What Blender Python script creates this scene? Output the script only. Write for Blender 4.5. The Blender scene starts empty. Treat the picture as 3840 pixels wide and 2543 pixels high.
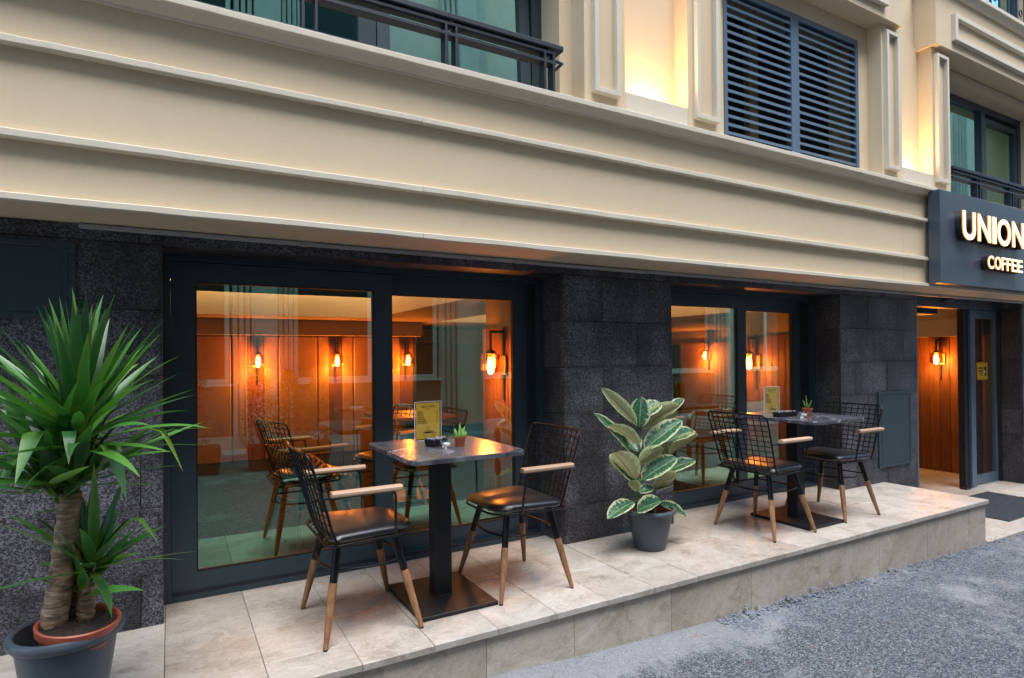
import bpy, bmesh, math, random
from mathutils import Vector, Matrix, Quaternion
R = math.radians
random.seed(7)
scn = bpy.context.scene
col = scn.collection

# ------------------------------------------------------------------ camera, sky, sun, exposure
cam_d = bpy.data.cameras.new('camera')
cam = bpy.data.objects.new('camera', cam_d); col.objects.link(cam)
yaw, pitch, roll = R(29.6417), R(0.4495), R(-0.5412)
fwd = Vector((math.sin(yaw)*math.cos(pitch), math.cos(yaw)*math.cos(pitch), math.sin(pitch)))
r0 = Vector((math.cos(yaw), -math.sin(yaw), 0)); u0 = r0.cross(fwd)
rt = r0*math.cos(roll) + u0*math.sin(roll); up = u0*math.cos(roll) - r0*math.sin(roll)
m = Matrix((rt, up, -fwd)).transposed().to_4x4(); m.translation = Vector((0, -3.32, 1.25))
cam.matrix_world = m
cam_d.sensor_width = 36; cam_d.lens = 21.167; cam_d.shift_y = 0.01336
cam_d.clip_start = 0.02; cam_d.clip_end = 500
scn.camera = cam

world = bpy.data.worlds.new('World'); scn.world = world; world.use_nodes = True
wn = world.node_tree; wn.nodes.clear()
sky = wn.nodes.new('ShaderNodeTexSky'); sky.sky_type = 'NISHITA'; sky.sun_disc = False
SUN_EL = 69
sky.sun_elevation = R(SUN_EL); sky.sun_rotation = R(180); sky.altitude = 40
sky.air_density = 1.0; sky.dust_density = 1.0; sky.ozone_density = 2.0
bg = wn.nodes.new('ShaderNodeBackground'); bg.inputs['Strength'].default_value = 0.15
wo = wn.nodes.new('ShaderNodeOutputWorld')
wn.links.new(sky.outputs[0], bg.inputs[0]); wn.links.new(bg.outputs[0], wo.inputs[0])

sd = bpy.data.lights.new('sun', 'SUN'); sd.energy = 1.35; sd.angle = R(40); sd.color = (1.0, 0.97, 0.93)
sun = bpy.data.objects.new('sun', sd); col.objects.link(sun); sun.rotation_euler = (R(90-SUN_EL), 0, 0)
sun.location = (0, -8, 12)

scn.view_settings.view_transform = 'Standard'; scn.view_settings.look = 'None'
scn.view_settings.gamma = 1.0; scn.view_settings.use_curve_mapping = False
scn.view_settings.exposure = 2.05
cy = scn.cycles
cy.use_denoising = True
cy.max_bounces = 8; cy.diffuse_bounces = 4; cy.glossy_bounces = 4; cy.transmission_bounces = 4
cy.transparent_max_bounces = 12; cy.sample_clamp_indirect = 6.0; cy.caustics_reflective = False; cy.caustics_refractive = False

# ------------------------------------------------------------------ helpers
class MB:
    """collects vertices and faces of ONE mesh"""
    def __init__(s): s.v = []; s.f = []; s.mi = []; s.uv = {}
    def add(s, vs, fs, mi=0):
        o = len(s.v); s.v += [tuple(p) for p in vs]
        for f in fs: s.f.append(tuple(i+o for i in f)); s.mi.append(mi)
        return s
    def box(s, x0, x1, y0, y1, z0, z1, c=0.0, mi=0):
        if c <= 0:
            v = [(x, y, z) for x in (x0, x1) for y in (y0, y1) for z in (z0, z1)]
            return s.add(v, [(0,1,3,2),(4,6,7,5),(0,4,5,1),(2,3,7,6),(0,2,6,4),(1,5,7,3)], mi)
        c = min(c, (x1-x0)*.45, (y1-y0)*.45, (z1-z0)*.45)
        vs = []; idx = {}
        for i, (X, xi) in enumerate(((x0, x0+c), (x1, x1-c))):
            for j, (Y, yi) in enumerate(((y0, y0+c), (y1, y1-c))):
                for k, (Z, zi) in enumerate(((z0, z0+c), (z1, z1-c))):
                    idx[i,j,k] = len(vs); vs += [(X, yi, zi), (xi, Y, zi), (xi, yi, Z)]
        F = []; I = lambda i,j,k,a: idx[i,j,k]+a
        for i in (0,1): F.append((I(i,0,0,0), I(i,1,0,0), I(i,1,1,0), I(i,0,1,0)))
        for j in (0,1): F.append((I(0,j,0,1), I(1,j,0,1), I(1,j,1,1), I(0,j,1,1)))
        for k in (0,1): F.append((I(0,0,k,2), I(1,0,k,2), I(1,1,k,2), I(0,1,k,2)))
        for a in (0,1):
            for b in (0,1):
                F.append((I(a,b,0,0), I(a,b,1,0), I(a,b,1,1), I(a,b,0,1)))
                F.append((I(a,0,b,0), I(a,1,b,0), I(a,1,b,2), I(a,0,b,2)))
                F.append((I(0,a,b,1), I(1,a,b,1), I(1,a,b,2), I(0,a,b,2)))
        for i in (0,1):
            for j in (0,1):
                for k in (0,1): F.append((I(i,j,k,0), I(i,j,k,1), I(i,j,k,2)))
        return s.add(vs, F, mi)
    def tube(s, pts, r, n=8, mi=0, cap=True, closed=False):
        pts = [Vector(p) for p in pts]; L = len(pts)
        rs = r if isinstance(r, (list, tuple)) else [r]*L
        t0 = (pts[1]-pts[0]).normalized()
        ref = Vector((0,0,1)) if abs(t0.z) < .9 else Vector((1,0,0))
        nrm = t0.cross(ref).normalized(); vs = []; pt = t0
        for i, p in enumerate(pts):
            if closed: t = (pts[(i+1)%L]-pts[i-1]).normalized()
            else: t = (pts[min(i+1,L-1)]-pts[max(i-1,0)]).normalized()
            q = pt.rotation_difference(t); nrm = (q @ nrm); nrm = (nrm - t*nrm.dot(t)).normalized(); pt = t
            b = t.cross(nrm)
            for k in range(n):
                a = 2*math.pi*k/n; vs.append(p + (nrm*math.cos(a) + b*math.sin(a))*rs[i])
        fs = []
        for i in range(L if closed else L-1):
            i2 = (i+1) % L
            for k in range(n):
                k2 = (k+1) % n; fs.append((i*n+k, i*n+k2, i2*n+k2, i2*n+k))
        if cap and not closed: fs += [tuple(range(n))[::-1], tuple((L-1)*n+k for k in range(n))]
        return s.add(vs, fs, mi)
    def lathe(s, prof, n=24, c=(0,0,0), mi=0, sx=1, sy=1, tilt=None, capb=False, capt=False):
        vs = []
        for r, z in prof:
            for k in range(n):
                a = 2*math.pi*k/n; p = Vector((r*math.cos(a)*sx, r*math.sin(a)*sy, z))
                if tilt is not None: p = tilt @ p
                vs.append(p + Vector(c))
        fs = []
        for i in range(len(prof)-1):
            for k in range(n):
                k2 = (k+1) % n; fs.append((i*n+k, i*n+k2, (i+1)*n+k2, (i+1)*n+k))
        if capb: fs.append(tuple(range(n))[::-1])
        if capt: fs.append(tuple((len(prof)-1)*n+k for k in range(n)))
        return s.add(vs, fs, mi)
    def prism(s, poly, axis, a0, a1, mi=0):
        """poly of 2-D points pushed along an axis ('x': (y,z), 'y': (x,z), 'z': (x,y))"""
        n = len(poly); f = {'x': lambda a,p: (a,p[0],p[1]), 'y': lambda a,p: (p[0],a,p[1]), 'z': lambda a,p: (p[0],p[1],a)}[axis]
        vs = [f(a0,p) for p in poly] + [f(a1,p) for p in poly]
        fs = [tuple(range(n)), tuple(range(n,2*n))[::-1]] + [(i,(i+1)%n,n+(i+1)%n,n+i) for i in range(n)]
        return s.add(vs, fs, mi)
    def mesh(s, name, smooth=False, recalc=True):
        me = bpy.data.meshes.new(name); me.from_pydata(s.v, [], s.f)
        me.polygons.foreach_set('material_index', s.mi)
        if recalc:
            bm = bmesh.new(); bm.from_mesh(me); bmesh.ops.recalc_face_normals(bm, faces=bm.faces); bm.to_mesh(me); bm.free()
        if smooth:
            me.polygons.foreach_set('use_smooth', [True]*len(me.polygons))
            if smooth != 'all':
                me.set_sharp_from_angle(angle=R(smooth if isinstance(smooth,(int,float)) and smooth > 1 else 40))
        me.update(); return me

def obj(name, mb, mat, parent=None, smooth=False, recalc=True, loc=None, rot=None, **kw):
    me = mb.mesh(name, smooth, recalc) if isinstance(mb, MB) else mb
    o = bpy.data.objects.new(name, me); col.objects.link(o)
    if not me.materials:
        for mm in (mat if isinstance(mat, (list, tuple)) else [mat]): me.materials.append(mm)
    if parent is not None: o.parent = parent
    if loc is not None: o.location = loc
    if rot is not None: o.rotation_euler = rot
    for k, v in kw.items(): o[k] = v
    return o
def thing(name, label, cat, loc=(0,0,0), rz=0, group=None):
    o = bpy.data.objects.new(name, None); col.objects.link(o); o.empty_display_size = .1
    o.location = loc; o.rotation_euler = (0,0,rz); o['label'] = label; o['category'] = cat
    if group: o['group'] = group
    return o
def part(name, parent):
    o = bpy.data.objects.new(name, None); col.objects.link(o); o.empty_display_size = .05; o.parent = parent; return o
def tag(o, label, cat, group=None):
    o['label'] = label; o['category'] = cat
    if group: o['group'] = group
    return o
def copy_tree(o, parent=None):
    c = o.copy(); col.objects.link(c); c.parent = parent
    for ch in list(o.children): copy_tree(ch, c)
    return c

# ------------------------------------------------------------------ materials
class N:
    def __init__(s, name):
        s.m = bpy.data.materials.new(name); s.m.use_nodes = True; s.t = s.m.node_tree; s.t.nodes.clear()
        s.out = s.t.nodes.new('ShaderNodeOutputMaterial')
    def n(s, typ, **kw):
        nd = s.t.nodes.new('ShaderNode'+typ)
        for k, v in kw.items():
            if k.startswith('_'): setattr(nd, k[1:], v)
            else:
                key = k.replace('__', ' '); sock = nd.inputs[key] if key in nd.inputs else nd.inputs[int(k[1:])]
                if isinstance(v, bpy.types.NodeSocket): s.t.links.new(v, sock)
                else: sock.default_value = v
        return nd
    def L(s, a, b): s.t.links.new(a, b)
    def ramp(s, fac, stops, interp='LINEAR'):
        nd = s.t.nodes.new('ShaderNodeValToRGB'); nd.color_ramp.interpolation = interp; cr = nd.color_ramp
        while len(cr.elements) < len(stops): cr.elements.new(.5)
        for e, (p, c) in zip(cr.elements, stops):
            e.position = p; e.color = (*c, 1) if len(c) == 3 else c
        s.L(fac, nd.inputs[0]); return nd.outputs[0]
    def mix(s, fac, a, b, typ='MIX'):
        nd = s.t.nodes.new('ShaderNodeMix'); nd.data_type = 'RGBA'; nd.blend_type = typ
        for v, i in ((fac, 0), (a, 6), (b, 7)):
            if isinstance(v, bpy.types.NodeSocket): s.L(v, nd.inputs[i])
            else: nd.inputs[i].default_value = v if i == 0 else ((*v, 1) if len(v) == 3 else v)
        return nd.outputs[2]
    def math(s, op, a, b=0.0, c=None):
        nd = s.t.nodes.new('ShaderNodeMath'); nd.operation = op
        for i, v in enumerate((a, b) if c is None else (a, b, c)):
            if isinstance(v, bpy.types.NodeSocket): s.L(v, nd.inputs[i])
            else: nd.inputs[i].default_value = v
        return nd.outputs[0]
    def pos(s, scale=(1,1,1), rnd=0.0, kind='world', rot=(0,0,0)):
        if kind == 'world': p = s.n('NewGeometry').outputs['Position']
        elif kind == 'object': p = s.n('TexCoord').outputs['Object']
        elif kind == 'gen': p = s.n('TexCoord').outputs['Generated']
        else: p = s.n('TexCoord').outputs['UV']
        if rnd:
            r = s.n('ObjectInfo').outputs['Random']
            off = s.n('CombineXYZ', X=s.math('MULTIPLY', r, rnd), Y=s.math('MULTIPLY', r, rnd*.7), Z=s.math('MULTIPLY', r, rnd*1.3)).outputs[0]
            p = s.n('VectorMath', _operation='ADD', i0=p, i1=off).outputs[0]
        return s.n('Mapping', Vector=p, Scale=scale, Rotation=rot).outputs[0]
    def noise(s, vec, scale, detail=4, rough=.55, dist=0.0):
        return s.n('TexNoise', Vector=vec, Scale=scale, Detail=detail, Roughness=rough, Distortion=dist).outputs[0]
    def bump(s, h, strength=.3, dist=.01):
        return s.n('Bump', Height=h, Strength=strength, Distance=dist).outputs[0]
    def bsdf(s, color, rough=.5, metal=0.0, normal=None, spec=.5, **kw):
        b = s.n('BsdfPrincipled'); 
        for k, v in (('Base Color', color), ('Roughness', rough), ('Metallic', metal), ('Specular IOR Level', spec)):
            if isinstance(v, bpy.types.NodeSocket): s.L(v, b.inputs[k])
            elif k == 'Base Color': b.inputs[k].default_value = (*v, 1)
            else: b.inputs[k].default_value = v
        if normal is not None: s.L(normal, b.inputs['Normal'])
        for k, v in kw.items(): b.inputs[k.replace('__', ' ')].default_value = v
        return b
    def done(s, shader):
        s.L(shader.outputs[0] if hasattr(shader, 'outputs') else shader, s.out.inputs[0]); return s.m

M = {}
def mk_stucco(name, c, dirt=.35):
    k = N(name); p = k.pos()
    n1 = k.noise(p, 1.3, 6, .6); n2 = k.noise(k.pos((3,3,.7)), 4, 5, .6); n3 = k.noise(p, 180, 3, .6)
    a = k.mix(k.math('MULTIPLY', n1, .6), c, tuple(x*f for x, f in zip(c, (.86,.84,.80))))
    streak = k.ramp(n2, [(.52,(0,0,0)), (.75,(1,1,1))])
    a = k.mix(k.math('MULTIPLY', streak, dirt*.35), a, tuple(x*.72 for x in c))
    sp = k.ramp(k.noise(p, 55, 2, .5), [(.70,(0,0,0)), (.76,(1,1,1))])
    a = k.mix(k.math('MULTIPLY', sp, dirt*.5), a, tuple(x*.55 for x in c))
    h = k.math('ADD', k.math('MULTIPLY', n3, .4), k.noise(p, 12, 4, .6))
    M[name] = k.done(k.bsdf(a, .82, normal=k.bump(h, .22, .006), spec=.3))
mk_stucco('stucco', (.65,.53,.365))
mk_stucco('trim', (.64,.585,.475), .8)
mk_stucco('soffit', (.64,.53,.38), .6)
mk_stucco('plain_wall', (.60,.52,.40), .2)

def mk_granite():
    k = N('granite'); p = k.pos(rnd=9)
    v = k.n('TexVoronoi', Vector=p, Scale=170.0); n = k.noise(p, 130, 3, .65); big = k.noise(p, 2.6, 5, .6)
    sp = k.ramp(k.math('ADD', k.math('MULTIPLY', k.n('SeparateColor', Color=v.outputs['Color']).outputs[0], .45), k.math('MULTIPLY', n, .62)),
                [(.30,(.012,.012,.015)), (.48,(.046,.046,.054)), (.64,(.135,.135,.155)), (.85,(.26,.26,.29))])
    damp = k.ramp(k.noise(k.pos((1.0,1,.45), rnd=5), 3.2, 5, .62), [(.40,(.42,.40,.40)), (.60,(1,1,1))])
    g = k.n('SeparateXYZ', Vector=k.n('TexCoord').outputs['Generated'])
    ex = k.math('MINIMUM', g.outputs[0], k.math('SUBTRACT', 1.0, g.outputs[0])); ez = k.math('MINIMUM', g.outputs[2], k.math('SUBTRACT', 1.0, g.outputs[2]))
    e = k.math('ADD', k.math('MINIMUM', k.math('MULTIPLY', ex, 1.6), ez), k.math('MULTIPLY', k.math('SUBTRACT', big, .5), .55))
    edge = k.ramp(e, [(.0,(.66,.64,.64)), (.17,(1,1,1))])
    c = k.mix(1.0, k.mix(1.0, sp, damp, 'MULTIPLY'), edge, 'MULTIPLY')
    r = k.n('ObjectInfo').outputs['Random']; c = k.mix(1.0, c, k.ramp(r, [(0,(.8,.8,.8)), (1,(1.15,1.13,1.13))]), 'MULTIPLY')
    rough = k.ramp(big, [(.3,(.42,.42,.42)), (.7,(.62,.62,.62))])
    M['granite'] = k.done(k.bsdf(c, rough, normal=k.bump(n, .25, .002), spec=.5))
mk_granite()
def flat(name, c, rough=.5, metal=0.0, spec=.5, bump=0.0, bs=60, var=.15, **kw):
    k = N(name); p = k.pos()
    n = k.noise(p, 3, 4, .6)
    a = k.mix(n, tuple(x*(1-var) for x in c), tuple(min(1, x*(1+var)) for x in c))
    nr = k.bump(k.noise(p, bs, 4, .6), bump, .003) if bump else None
    rr = k.math('ADD', k.math('MULTIPLY', k.noise(p, 9, 4, .6), .18), rough-.09)
    M[name] = k.done(k.bsdf(a, rr, metal, nr, spec, **kw)); return M[name]
flat('grout', (.05,.048,.045), .9)
flat('frame', (.026,.044,.056), .42, spec=.5, bump=.05, bs=300)
flat('frame_edge', (.012,.016,.020), .5)
flat('gasket', (.006,.006,.007), .6)
flat('louvre', (.085,.135,.19), .45, spec=.5)
flat('railing', (.010,.015,.023), .5, bump=.35, bs=260, var=.4)
flat('black_metal', (.006,.006,.007), .36, spec=.28, var=.3)
flat('table_steel', (.010,.010,.012), .46, spec=.35, var=.5)
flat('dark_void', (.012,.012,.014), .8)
flat('pot_grey', (.058,.072,.088), .42, spec=.45, var=.12, bump=.1, bs=200)
flat('terracotta', (.36,.075,.035), .5, var=.15)
flat('alu', (.40,.40,.41), .45, .6)
flat('duct', (.34,.34,.34), .5, var=.25)
flat('wax', (.78,.76,.72), .5)
flat('gloss_black', (.008,.008,.01), .3)
flat('wrap', (.10,.10,.13), .25, spec=.7)
flat('bulkhead', (.36,.27,.17), .8)
flat('ceiling_white', (.82,.77,.66), .8)
flat('int_floor', (.012,.010,.009), .7, spec=.05)
flat('brass', (.30,.22,.10), .4, .7)
flat('lamp_metal', (.05,.03,.018), .45, .4)
flat('shell_grey', (.36,.38,.36), .55)
flat('gravel_stone', (.16,.18,.21), .85, var=.5)
flat('dry_needle', (.30,.13,.05), .8, var=.4)
flat('opp_glass', (.022,.034,.030), .35, spec=.2)
flat('opp_white', (.60,.60,.56), .6)
flat('opp_base', (.14,.125,.10), .85, var=.3)
flat('opp_dark', (.05,.05,.048), .7)
flat('plastic_black', (.012,.012,.013), .45)
flat('planter_brown', (.10,.045,.025), .6)
flat('bark_thin', (.12,.08,.05), .85)
flat('black_ink', (.01,.008,.006), .7)
flat('acrylic_edge', (.75,.75,.76), .2, spec=.8)

def mk_hoop():
    k = N('hoop_paint'); w = k.n('TexWave', Vector=k.pos(kind='object'), Scale=1.6, Distortion=.6, _wave_type='BANDS', _bands_direction='DIAGONAL').outputs[1]
    c = k.ramp(w, [(.48,(.22,.035,.02)), (.52,(.52,.48,.36))], 'CONSTANT')
    M['hoop_paint'] = k.done(k.bsdf(c, .5))
mk_hoop()

def mk_travertine(name, base, dark, light, sc=1.0, grey=0.0, rough=.38):
    k = N(name); p = k.pos((1, 1.25, 1.2), rnd=23, rot=(0,0,.2))
    warp = k.noise(p, 1.8*sc, 4, .6)
    pp = k.n('VectorMath', _operation='ADD', i0=p, i1=k.n('CombineXYZ', X=k.math('MULTIPLY', warp, .9), Y=k.math('MULTIPLY', warp, .7), Z=k.math('MULTIPLY', warp, .8)).outputs[0]).outputs[0]
    a = k.noise(pp, 3.2*sc, 9, .70, .6); b = k.noise(pp, 7*sc, 7, .65, .7)
    c = k.ramp(a, [(.30, dark), (.46, base), (.60, tuple((x+y)/2 for x, y in zip(base, light))), (.74, light)])
    vein = k.ramp(k.math('ABSOLUTE', k.math('SUBTRACT', b, .5)), [(.0,(1,1,1)), (.022,(0,0,0))])
    c = k.mix(k.math('MULTIPLY', vein, .45), c, tuple(min(1, x*1.14) for x in light))
    v2 = k.ramp(k.math('ABSOLUTE', k.math('SUBTRACT', k.noise(pp, 3.4*sc, 7, .6, 1.1), .52)), [(.0,(1,1,1)), (.010,(0,0,0))])
    c = k.mix(k.math('MULTIPLY', v2, .45), c, tuple(x*.72 for x in dark))
    dirt = k.ramp(k.noise(k.pos(), 1.1, 6, .65), [(.45,(0,0,0)), (.72,(1,1,1))])
    c = k.mix(k.math('MULTIPLY', dirt, .22+grey*.4), c, tuple(x*.66 for x in dark))
    pit = k.ramp(k.noise(p, 46, 3, .6), [(.70,(0,0,0)), (.77,(1,1,1))])
    c = k.mix(k.math('MULTIPLY', pit, .35), c, tuple(x*.55 for x in dark))
    c = k.mix(1.0, c, k.ramp(k.n('ObjectInfo').outputs['Random'], [(0,(.86,.85,.84)), (1,(1.06,1.06,1.07))]), 'MULTIPLY')
    rr = k.ramp(b, [(.3,(rough-.08,)*3), (.7,(rough+.18,)*3)])
    M[name] = k.done(k.bsdf(c, rr, normal=k.bump(k.math('ADD', b, k.math('MULTIPLY', k.noise(p, 90, 3, .6), .3)), .12, .004), spec=.4))
mk_travertine('travertine', (.415,.372,.312), (.265,.22,.17), (.575,.54,.485))
mk_travertine('riser_stone', (.46,.405,.33), (.30,.25,.195), (.62,.57,.49), 1.5, .5, .6)
mk_travertine('lobby_stone', (.44,.395,.335), (.32,.265,.205), (.58,.54,.48))

def mk_asphalt():
    k = N('asphalt'); p = k.pos()
    v = k.n('TexVoronoi', Vector=k.pos((1,1.2,1)), Scale=125.0); stones = k.n('SeparateColor', Color=v.outputs['Color']).outputs[0]
    big = k.noise(p, .9, 6, .62); mid = k.noise(p, 5, 6, .65)
    agg = k.ramp(k.math('ADD', k.math('MULTIPLY', stones, .55), k.math('MULTIPLY', k.noise(p, 34, 6, .75), .55)),
                 [(.24,(.036,.042,.050)), (.50,(.105,.118,.133)), (.70,(.20,.212,.226)), (.88,(.38,.38,.37))])
    sx = k.n('SeparateXYZ', Vector=p)
    # worn cement skim: along the step on the left, patches elsewhere
    near = k.math('SUBTRACT', 1.0, k.math('MULTIPLY', k.math('ABSOLUTE', k.math('ADD', sx.outputs[1], .93)), 3.6))
    left = k.math('SUBTRACT', 1.0, k.math('MULTIPLY', k.math('MAXIMUM', k.math('SUBTRACT', sx.outputs[0], 2.9), 0.0), 2.2))
    skim = k.math('ADD', k.math('MULTIPLY', k.math('MAXIMUM', near, 0.0), k.math('MAXIMUM', left, 0.0)), k.math('MULTIPLY', k.math('SUBTRACT', big, .5), 2.6))
    skim = k.math('ADD', skim, k.math('MULTIPLY', k.math('SUBTRACT', mid, .5), 1.6))
    skf = k.ramp(skim, [(.10,(0,0,0)), (.50,(1,1,1))])
    sand = k.mix(mid, (.20,.208,.212), (.34,.34,.33))
    c = k.mix(k.math('MULTIPLY', skf, .70), agg, sand)
    spk = k.ramp(k.noise(p, 38, 2, .5), [(.73,(0,0,0)), (.78,(1,1,1))])
    c = k.mix(k.math('MULTIPLY', spk, .4), c, (.30,.20,.13))
    h = k.math('ADD', k.math('MULTIPLY', v.outputs['Distance'], 1.0), k.math('MULTIPLY', mid, .6))
    hh = k.math('MULTIPLY', h, k.math('SUBTRACT', 1.0, k.math('MULTIPLY', skf, .6)))
    M['asphalt'] = k.done(k.bsdf(c, .86, normal=k.bump(hh, .9, .01), spec=.3))
mk_asphalt()

def mk_wood(name, c1, c2, sc=1.0, axis='z', rough=.5, kind='object', rnd=3.0):
    k = N(name); s = {'z': (14,14,1.1), 'x': (1.1,14,14), 'y': (14,1.1,14)}[axis]
    p = k.pos(tuple(x*sc for x in s), kind=kind, rnd=rnd)
    a = k.noise(p, 3, 6, .62, 1.2); b = k.noise(p, 14, 4, .6, .3)
    c = k.ramp(k.math('ADD', k.math('MULTIPLY', a, .75), k.math('MULTIPLY', b, .3)), [(.32, c1), (.68, c2)])
    c = k.mix(1.0, c, k.ramp(k.n('ObjectInfo').outputs['Random'], [(0,(.8,.8,.8)), (1,(1.15,1.15,1.15))]), 'MULTIPLY')
    M[name] = k.done(k.bsdf(c, rough, normal=k.bump(a, .15, .002), spec=.4))
mk_wood('leg_wood', (.16,.070,.028), (.40,.20,.090), .9)
mk_wood('arm_wood', (.34,.21,.13), (.56,.38,.25), .9, 'x')
mk_wood('plank_wood', (.10,.030,.010), (.24,.085,.028), .6, 'z', .42)
def mk_leather():
    k = N('leather'); p = k.pos(kind='object')
    v = k.n('TexVoronoi', Vector=p, Scale=420.0)
    M['leather'] = k.done(k.bsdf(k.mix(k.noise(p, 8, 4, .6), (.008,.008,.009), (.018,.017,.018)), k.math('ADD', k.math('MULTIPLY', k.noise(p, 30, 4, .6), .12), .26),
                                 normal=k.bump(k.math('ADD', v.outputs['Distance'], k.math('MULTIPLY', k.noise(p, 14, 3, .6), 1.2)), .10, .002), spec=.9))
mk_leather()
def mk_tan():
    k = N('tan_leather'); p = k.pos(rnd=3)
    c = k.mix(k.noise(p, 5, 6, .65), (.19,.095,.034), (.36,.19,.07))
    M['tan_leather'] = k.done(k.bsdf(c, .55, normal=k.bump(k.noise(p, 90, 3, .6), .1, .003)))
mk_tan()
def mk_marble():
    k = N('marble'); p = k.pos(rnd=11, kind='object')
    w = k.noise(p, 3.5, 5, .6)
    pp = k.n('VectorMath', _operation='ADD', i0=p, i1=k.n('CombineXYZ', X=k.math('MULTIPLY', w, .5), Y=k.math('MULTIPLY', w, .35), Z=0.0).outputs[0]).outputs[0]
    a = k.noise(pp, 9, 7, .65, .5)
    c = k.ramp(a, [(.3,(.032,.033,.040)), (.55,(.085,.087,.098)), (.75,(.17,.17,.18))])
    v1 = k.ramp(k.math('ABSOLUTE', k.math('SUBTRACT', k.noise(pp, 3.2, 5, .6, .9), .5)), [(0,(1,1,1)), (.006,(0,0,0))])
    msk = k.ramp(k.noise(p, 4.5, 3, .5), [(.52,(0,0,0)), (.62,(1,1,1))])
    c = k.mix(k.math('MULTIPLY', v1, msk), c, (.62,.62,.62))
    M['marble'] = k.done(k.bsdf(c, k.math('ADD', k.math('MULTIPLY', a, .14), .16), spec=.55))
mk_marble()

def mk_glass(name, fac, refl, trans, rough=0.0):
    k = N(name)
    lw = k.n('LayerWeight', Blend=.25).outputs[0]
    f = k.math('MINIMUM', k.math('ADD', fac, k.math('MULTIPLY', lw, .35)), .95)
    t = k.n('BsdfTransparent', Color=(*trans, 1)); g = k.n('BsdfGlossy', Color=(*refl, 1), Roughness=rough)
    ms = k.n('MixShader'); k.L(f, ms.inputs[0]); k.L(t.outputs[0], ms.inputs[1]); k.L(g.outputs[0], ms.inputs[2])
    M[name] = k.done(ms)
mk_glass('window_glass', .27, (.36,.95,.72), (1.0,.84,.66))
mk_glass('upper_glass', .50, (.45,.85,.68), (.55,.62,.58))
mk_glass('upper_glass_clear', .50, (.55,.90,.74), (.62,.66,.62))
mk_glass('door_glass', .10, (.8,1.0,.95), (.92,.92,.90))
mk_glass('lamp_glass', .22, (1.0,.72,.35), (.97,.80,.55))
mk_glass('clear_glass', .03, (1,1,1), (.98,.99,.99))
mk_glass('pane_back', .02, (1,1,1), (1,1,1))

def emit(name, c, s):
    k = N(name); e = k.n('Emission', Color=(*c, 1), Strength=s); M[name] = k.done(e)
emit('bulb', (1.0,.60,.20), 16.0)
emit('letter_face', (1.0,.74,.48), .55)
emit('cove_led', (1.0,.72,.36), 1.9)
emit('cove_led_dim', (1.0,.72,.38), .75)
emit('uplight_lens', (1.0,.70,.35), 6.0)

def mk_yucca():
    k = N('yucca_leaf'); uv = k.n('SeparateXYZ', Vector=k.n('TexCoord').outputs['UV'])
    st = k.noise(k.n('Mapping', Vector=k.n('TexCoord').outputs['UV'], Scale=(40,1.5,1)).outputs[0], 2.0, 4, .6)
    rnd = k.n('ObjectInfo').outputs['Random']
    base = k.ramp(rnd, [(0,(.022,.095,.028)), (.4,(.040,.165,.034)), (.75,(.085,.27,.046)), (1,(.15,.36,.05))])
    c = k.mix(k.math('MULTIPLY', st, .55), base, (.012,.055,.022))
    edge = k.ramp(k.math('ABSOLUTE', k.math('SUBTRACT', uv.outputs[0], .5)), [(.44,(0,0,0)), (.49,(1,1,1))])
    c = k.mix(k.math('MULTIPLY', edge, .5), c, (.22,.30,.06))
    c = k.mix(k.ramp(uv.outputs[1], [(0,(1,1,1)), (.28,(0,0,0))]), c, (.20,.32,.06))
    tip = k.ramp(uv.outputs[1], [(.975,(0,0,0)), (1,(1,1,1))]); c = k.mix(tip, c, (.20,.10,.04))
    b = k.bsdf(c, .36, normal=k.bump(st, .12, .002), spec=.5)
    tr = k.n('BsdfTranslucent'); k.L(k.mix(1.0, c, (1.3,1.5,.5), 'MULTIPLY'), tr.inputs[0])
    ms = k.n('MixShader'); ms.inputs[0].default_value = .22; k.L(b.outputs[0], ms.inputs[1]); k.L(tr.outputs[0], ms.inputs[2])
    M['yucca_leaf'] = k.done(ms)
mk_yucca()
def mk_rubber():
    k = N('rubber_leaf'); uvv = k.pos(kind='uv', rnd=7); uv = k.n('SeparateXYZ', Vector=k.n('TexCoord').outputs['UV'])
    d = k.math('ABSOLUTE', k.math('SUBTRACT', uv.outputs[0], .5))                   # 0 midrib .. .5 edge
    nz = k.noise(k.n('Mapping', Vector=uvv, Scale=(3.0,7.0,1)).outputs[0], 2.2, 5, .65)
    e = k.math('ADD', d, k.math('MULTIPLY', k.math('SUBTRACT', nz, .5), .62))
    cream = k.ramp(e, [(.34,(0,0,0)), (.40,(1,1,1))])
    g = k.ramp(nz, [(.35,(.020,.085,.042)), (.55,(.050,.16,.070)), (.66,(.15,.29,.16))])
    top = k.mix(cream, g, (.62,.66,.40))
    mid = k.ramp(d, [(.012,(1,1,1)), (.03,(0,0,0))]); top = k.mix(k.math('MULTIPLY', mid, .7), top, (.42,.48,.25))
    und = k.mix(cream, k.mix(nz, (.36,.33,.17), (.44,.50,.22)), (.66,.74,.38)); und = k.mix(mid, und, (.28,.07,.05))
    back = k.n('NewGeometry').outputs['Backfacing']
    c = k.mix(back, top, und)
    b = k.bsdf(c, .36, spec=.5); tr = k.n('BsdfTranslucent'); k.L(c, tr.inputs[0])
    ms = k.n('MixShader'); ms.inputs[0].default_value = .34; k.L(b.outputs[0], ms.inputs[1]); k.L(tr.outputs[0], ms.inputs[2])
    M['rubber_leaf'] = k.done(ms)
mk_rubber()
flat('stem_green', (.06,.12,.03), .5); flat('succulent', (.14,.30,.055), .5, var=.4); flat('succulent_b', (.20,.36,.09), .5, var=.35)
flat('conifer_leaf', (.17,.135,.05), .7, var=.6)
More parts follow.
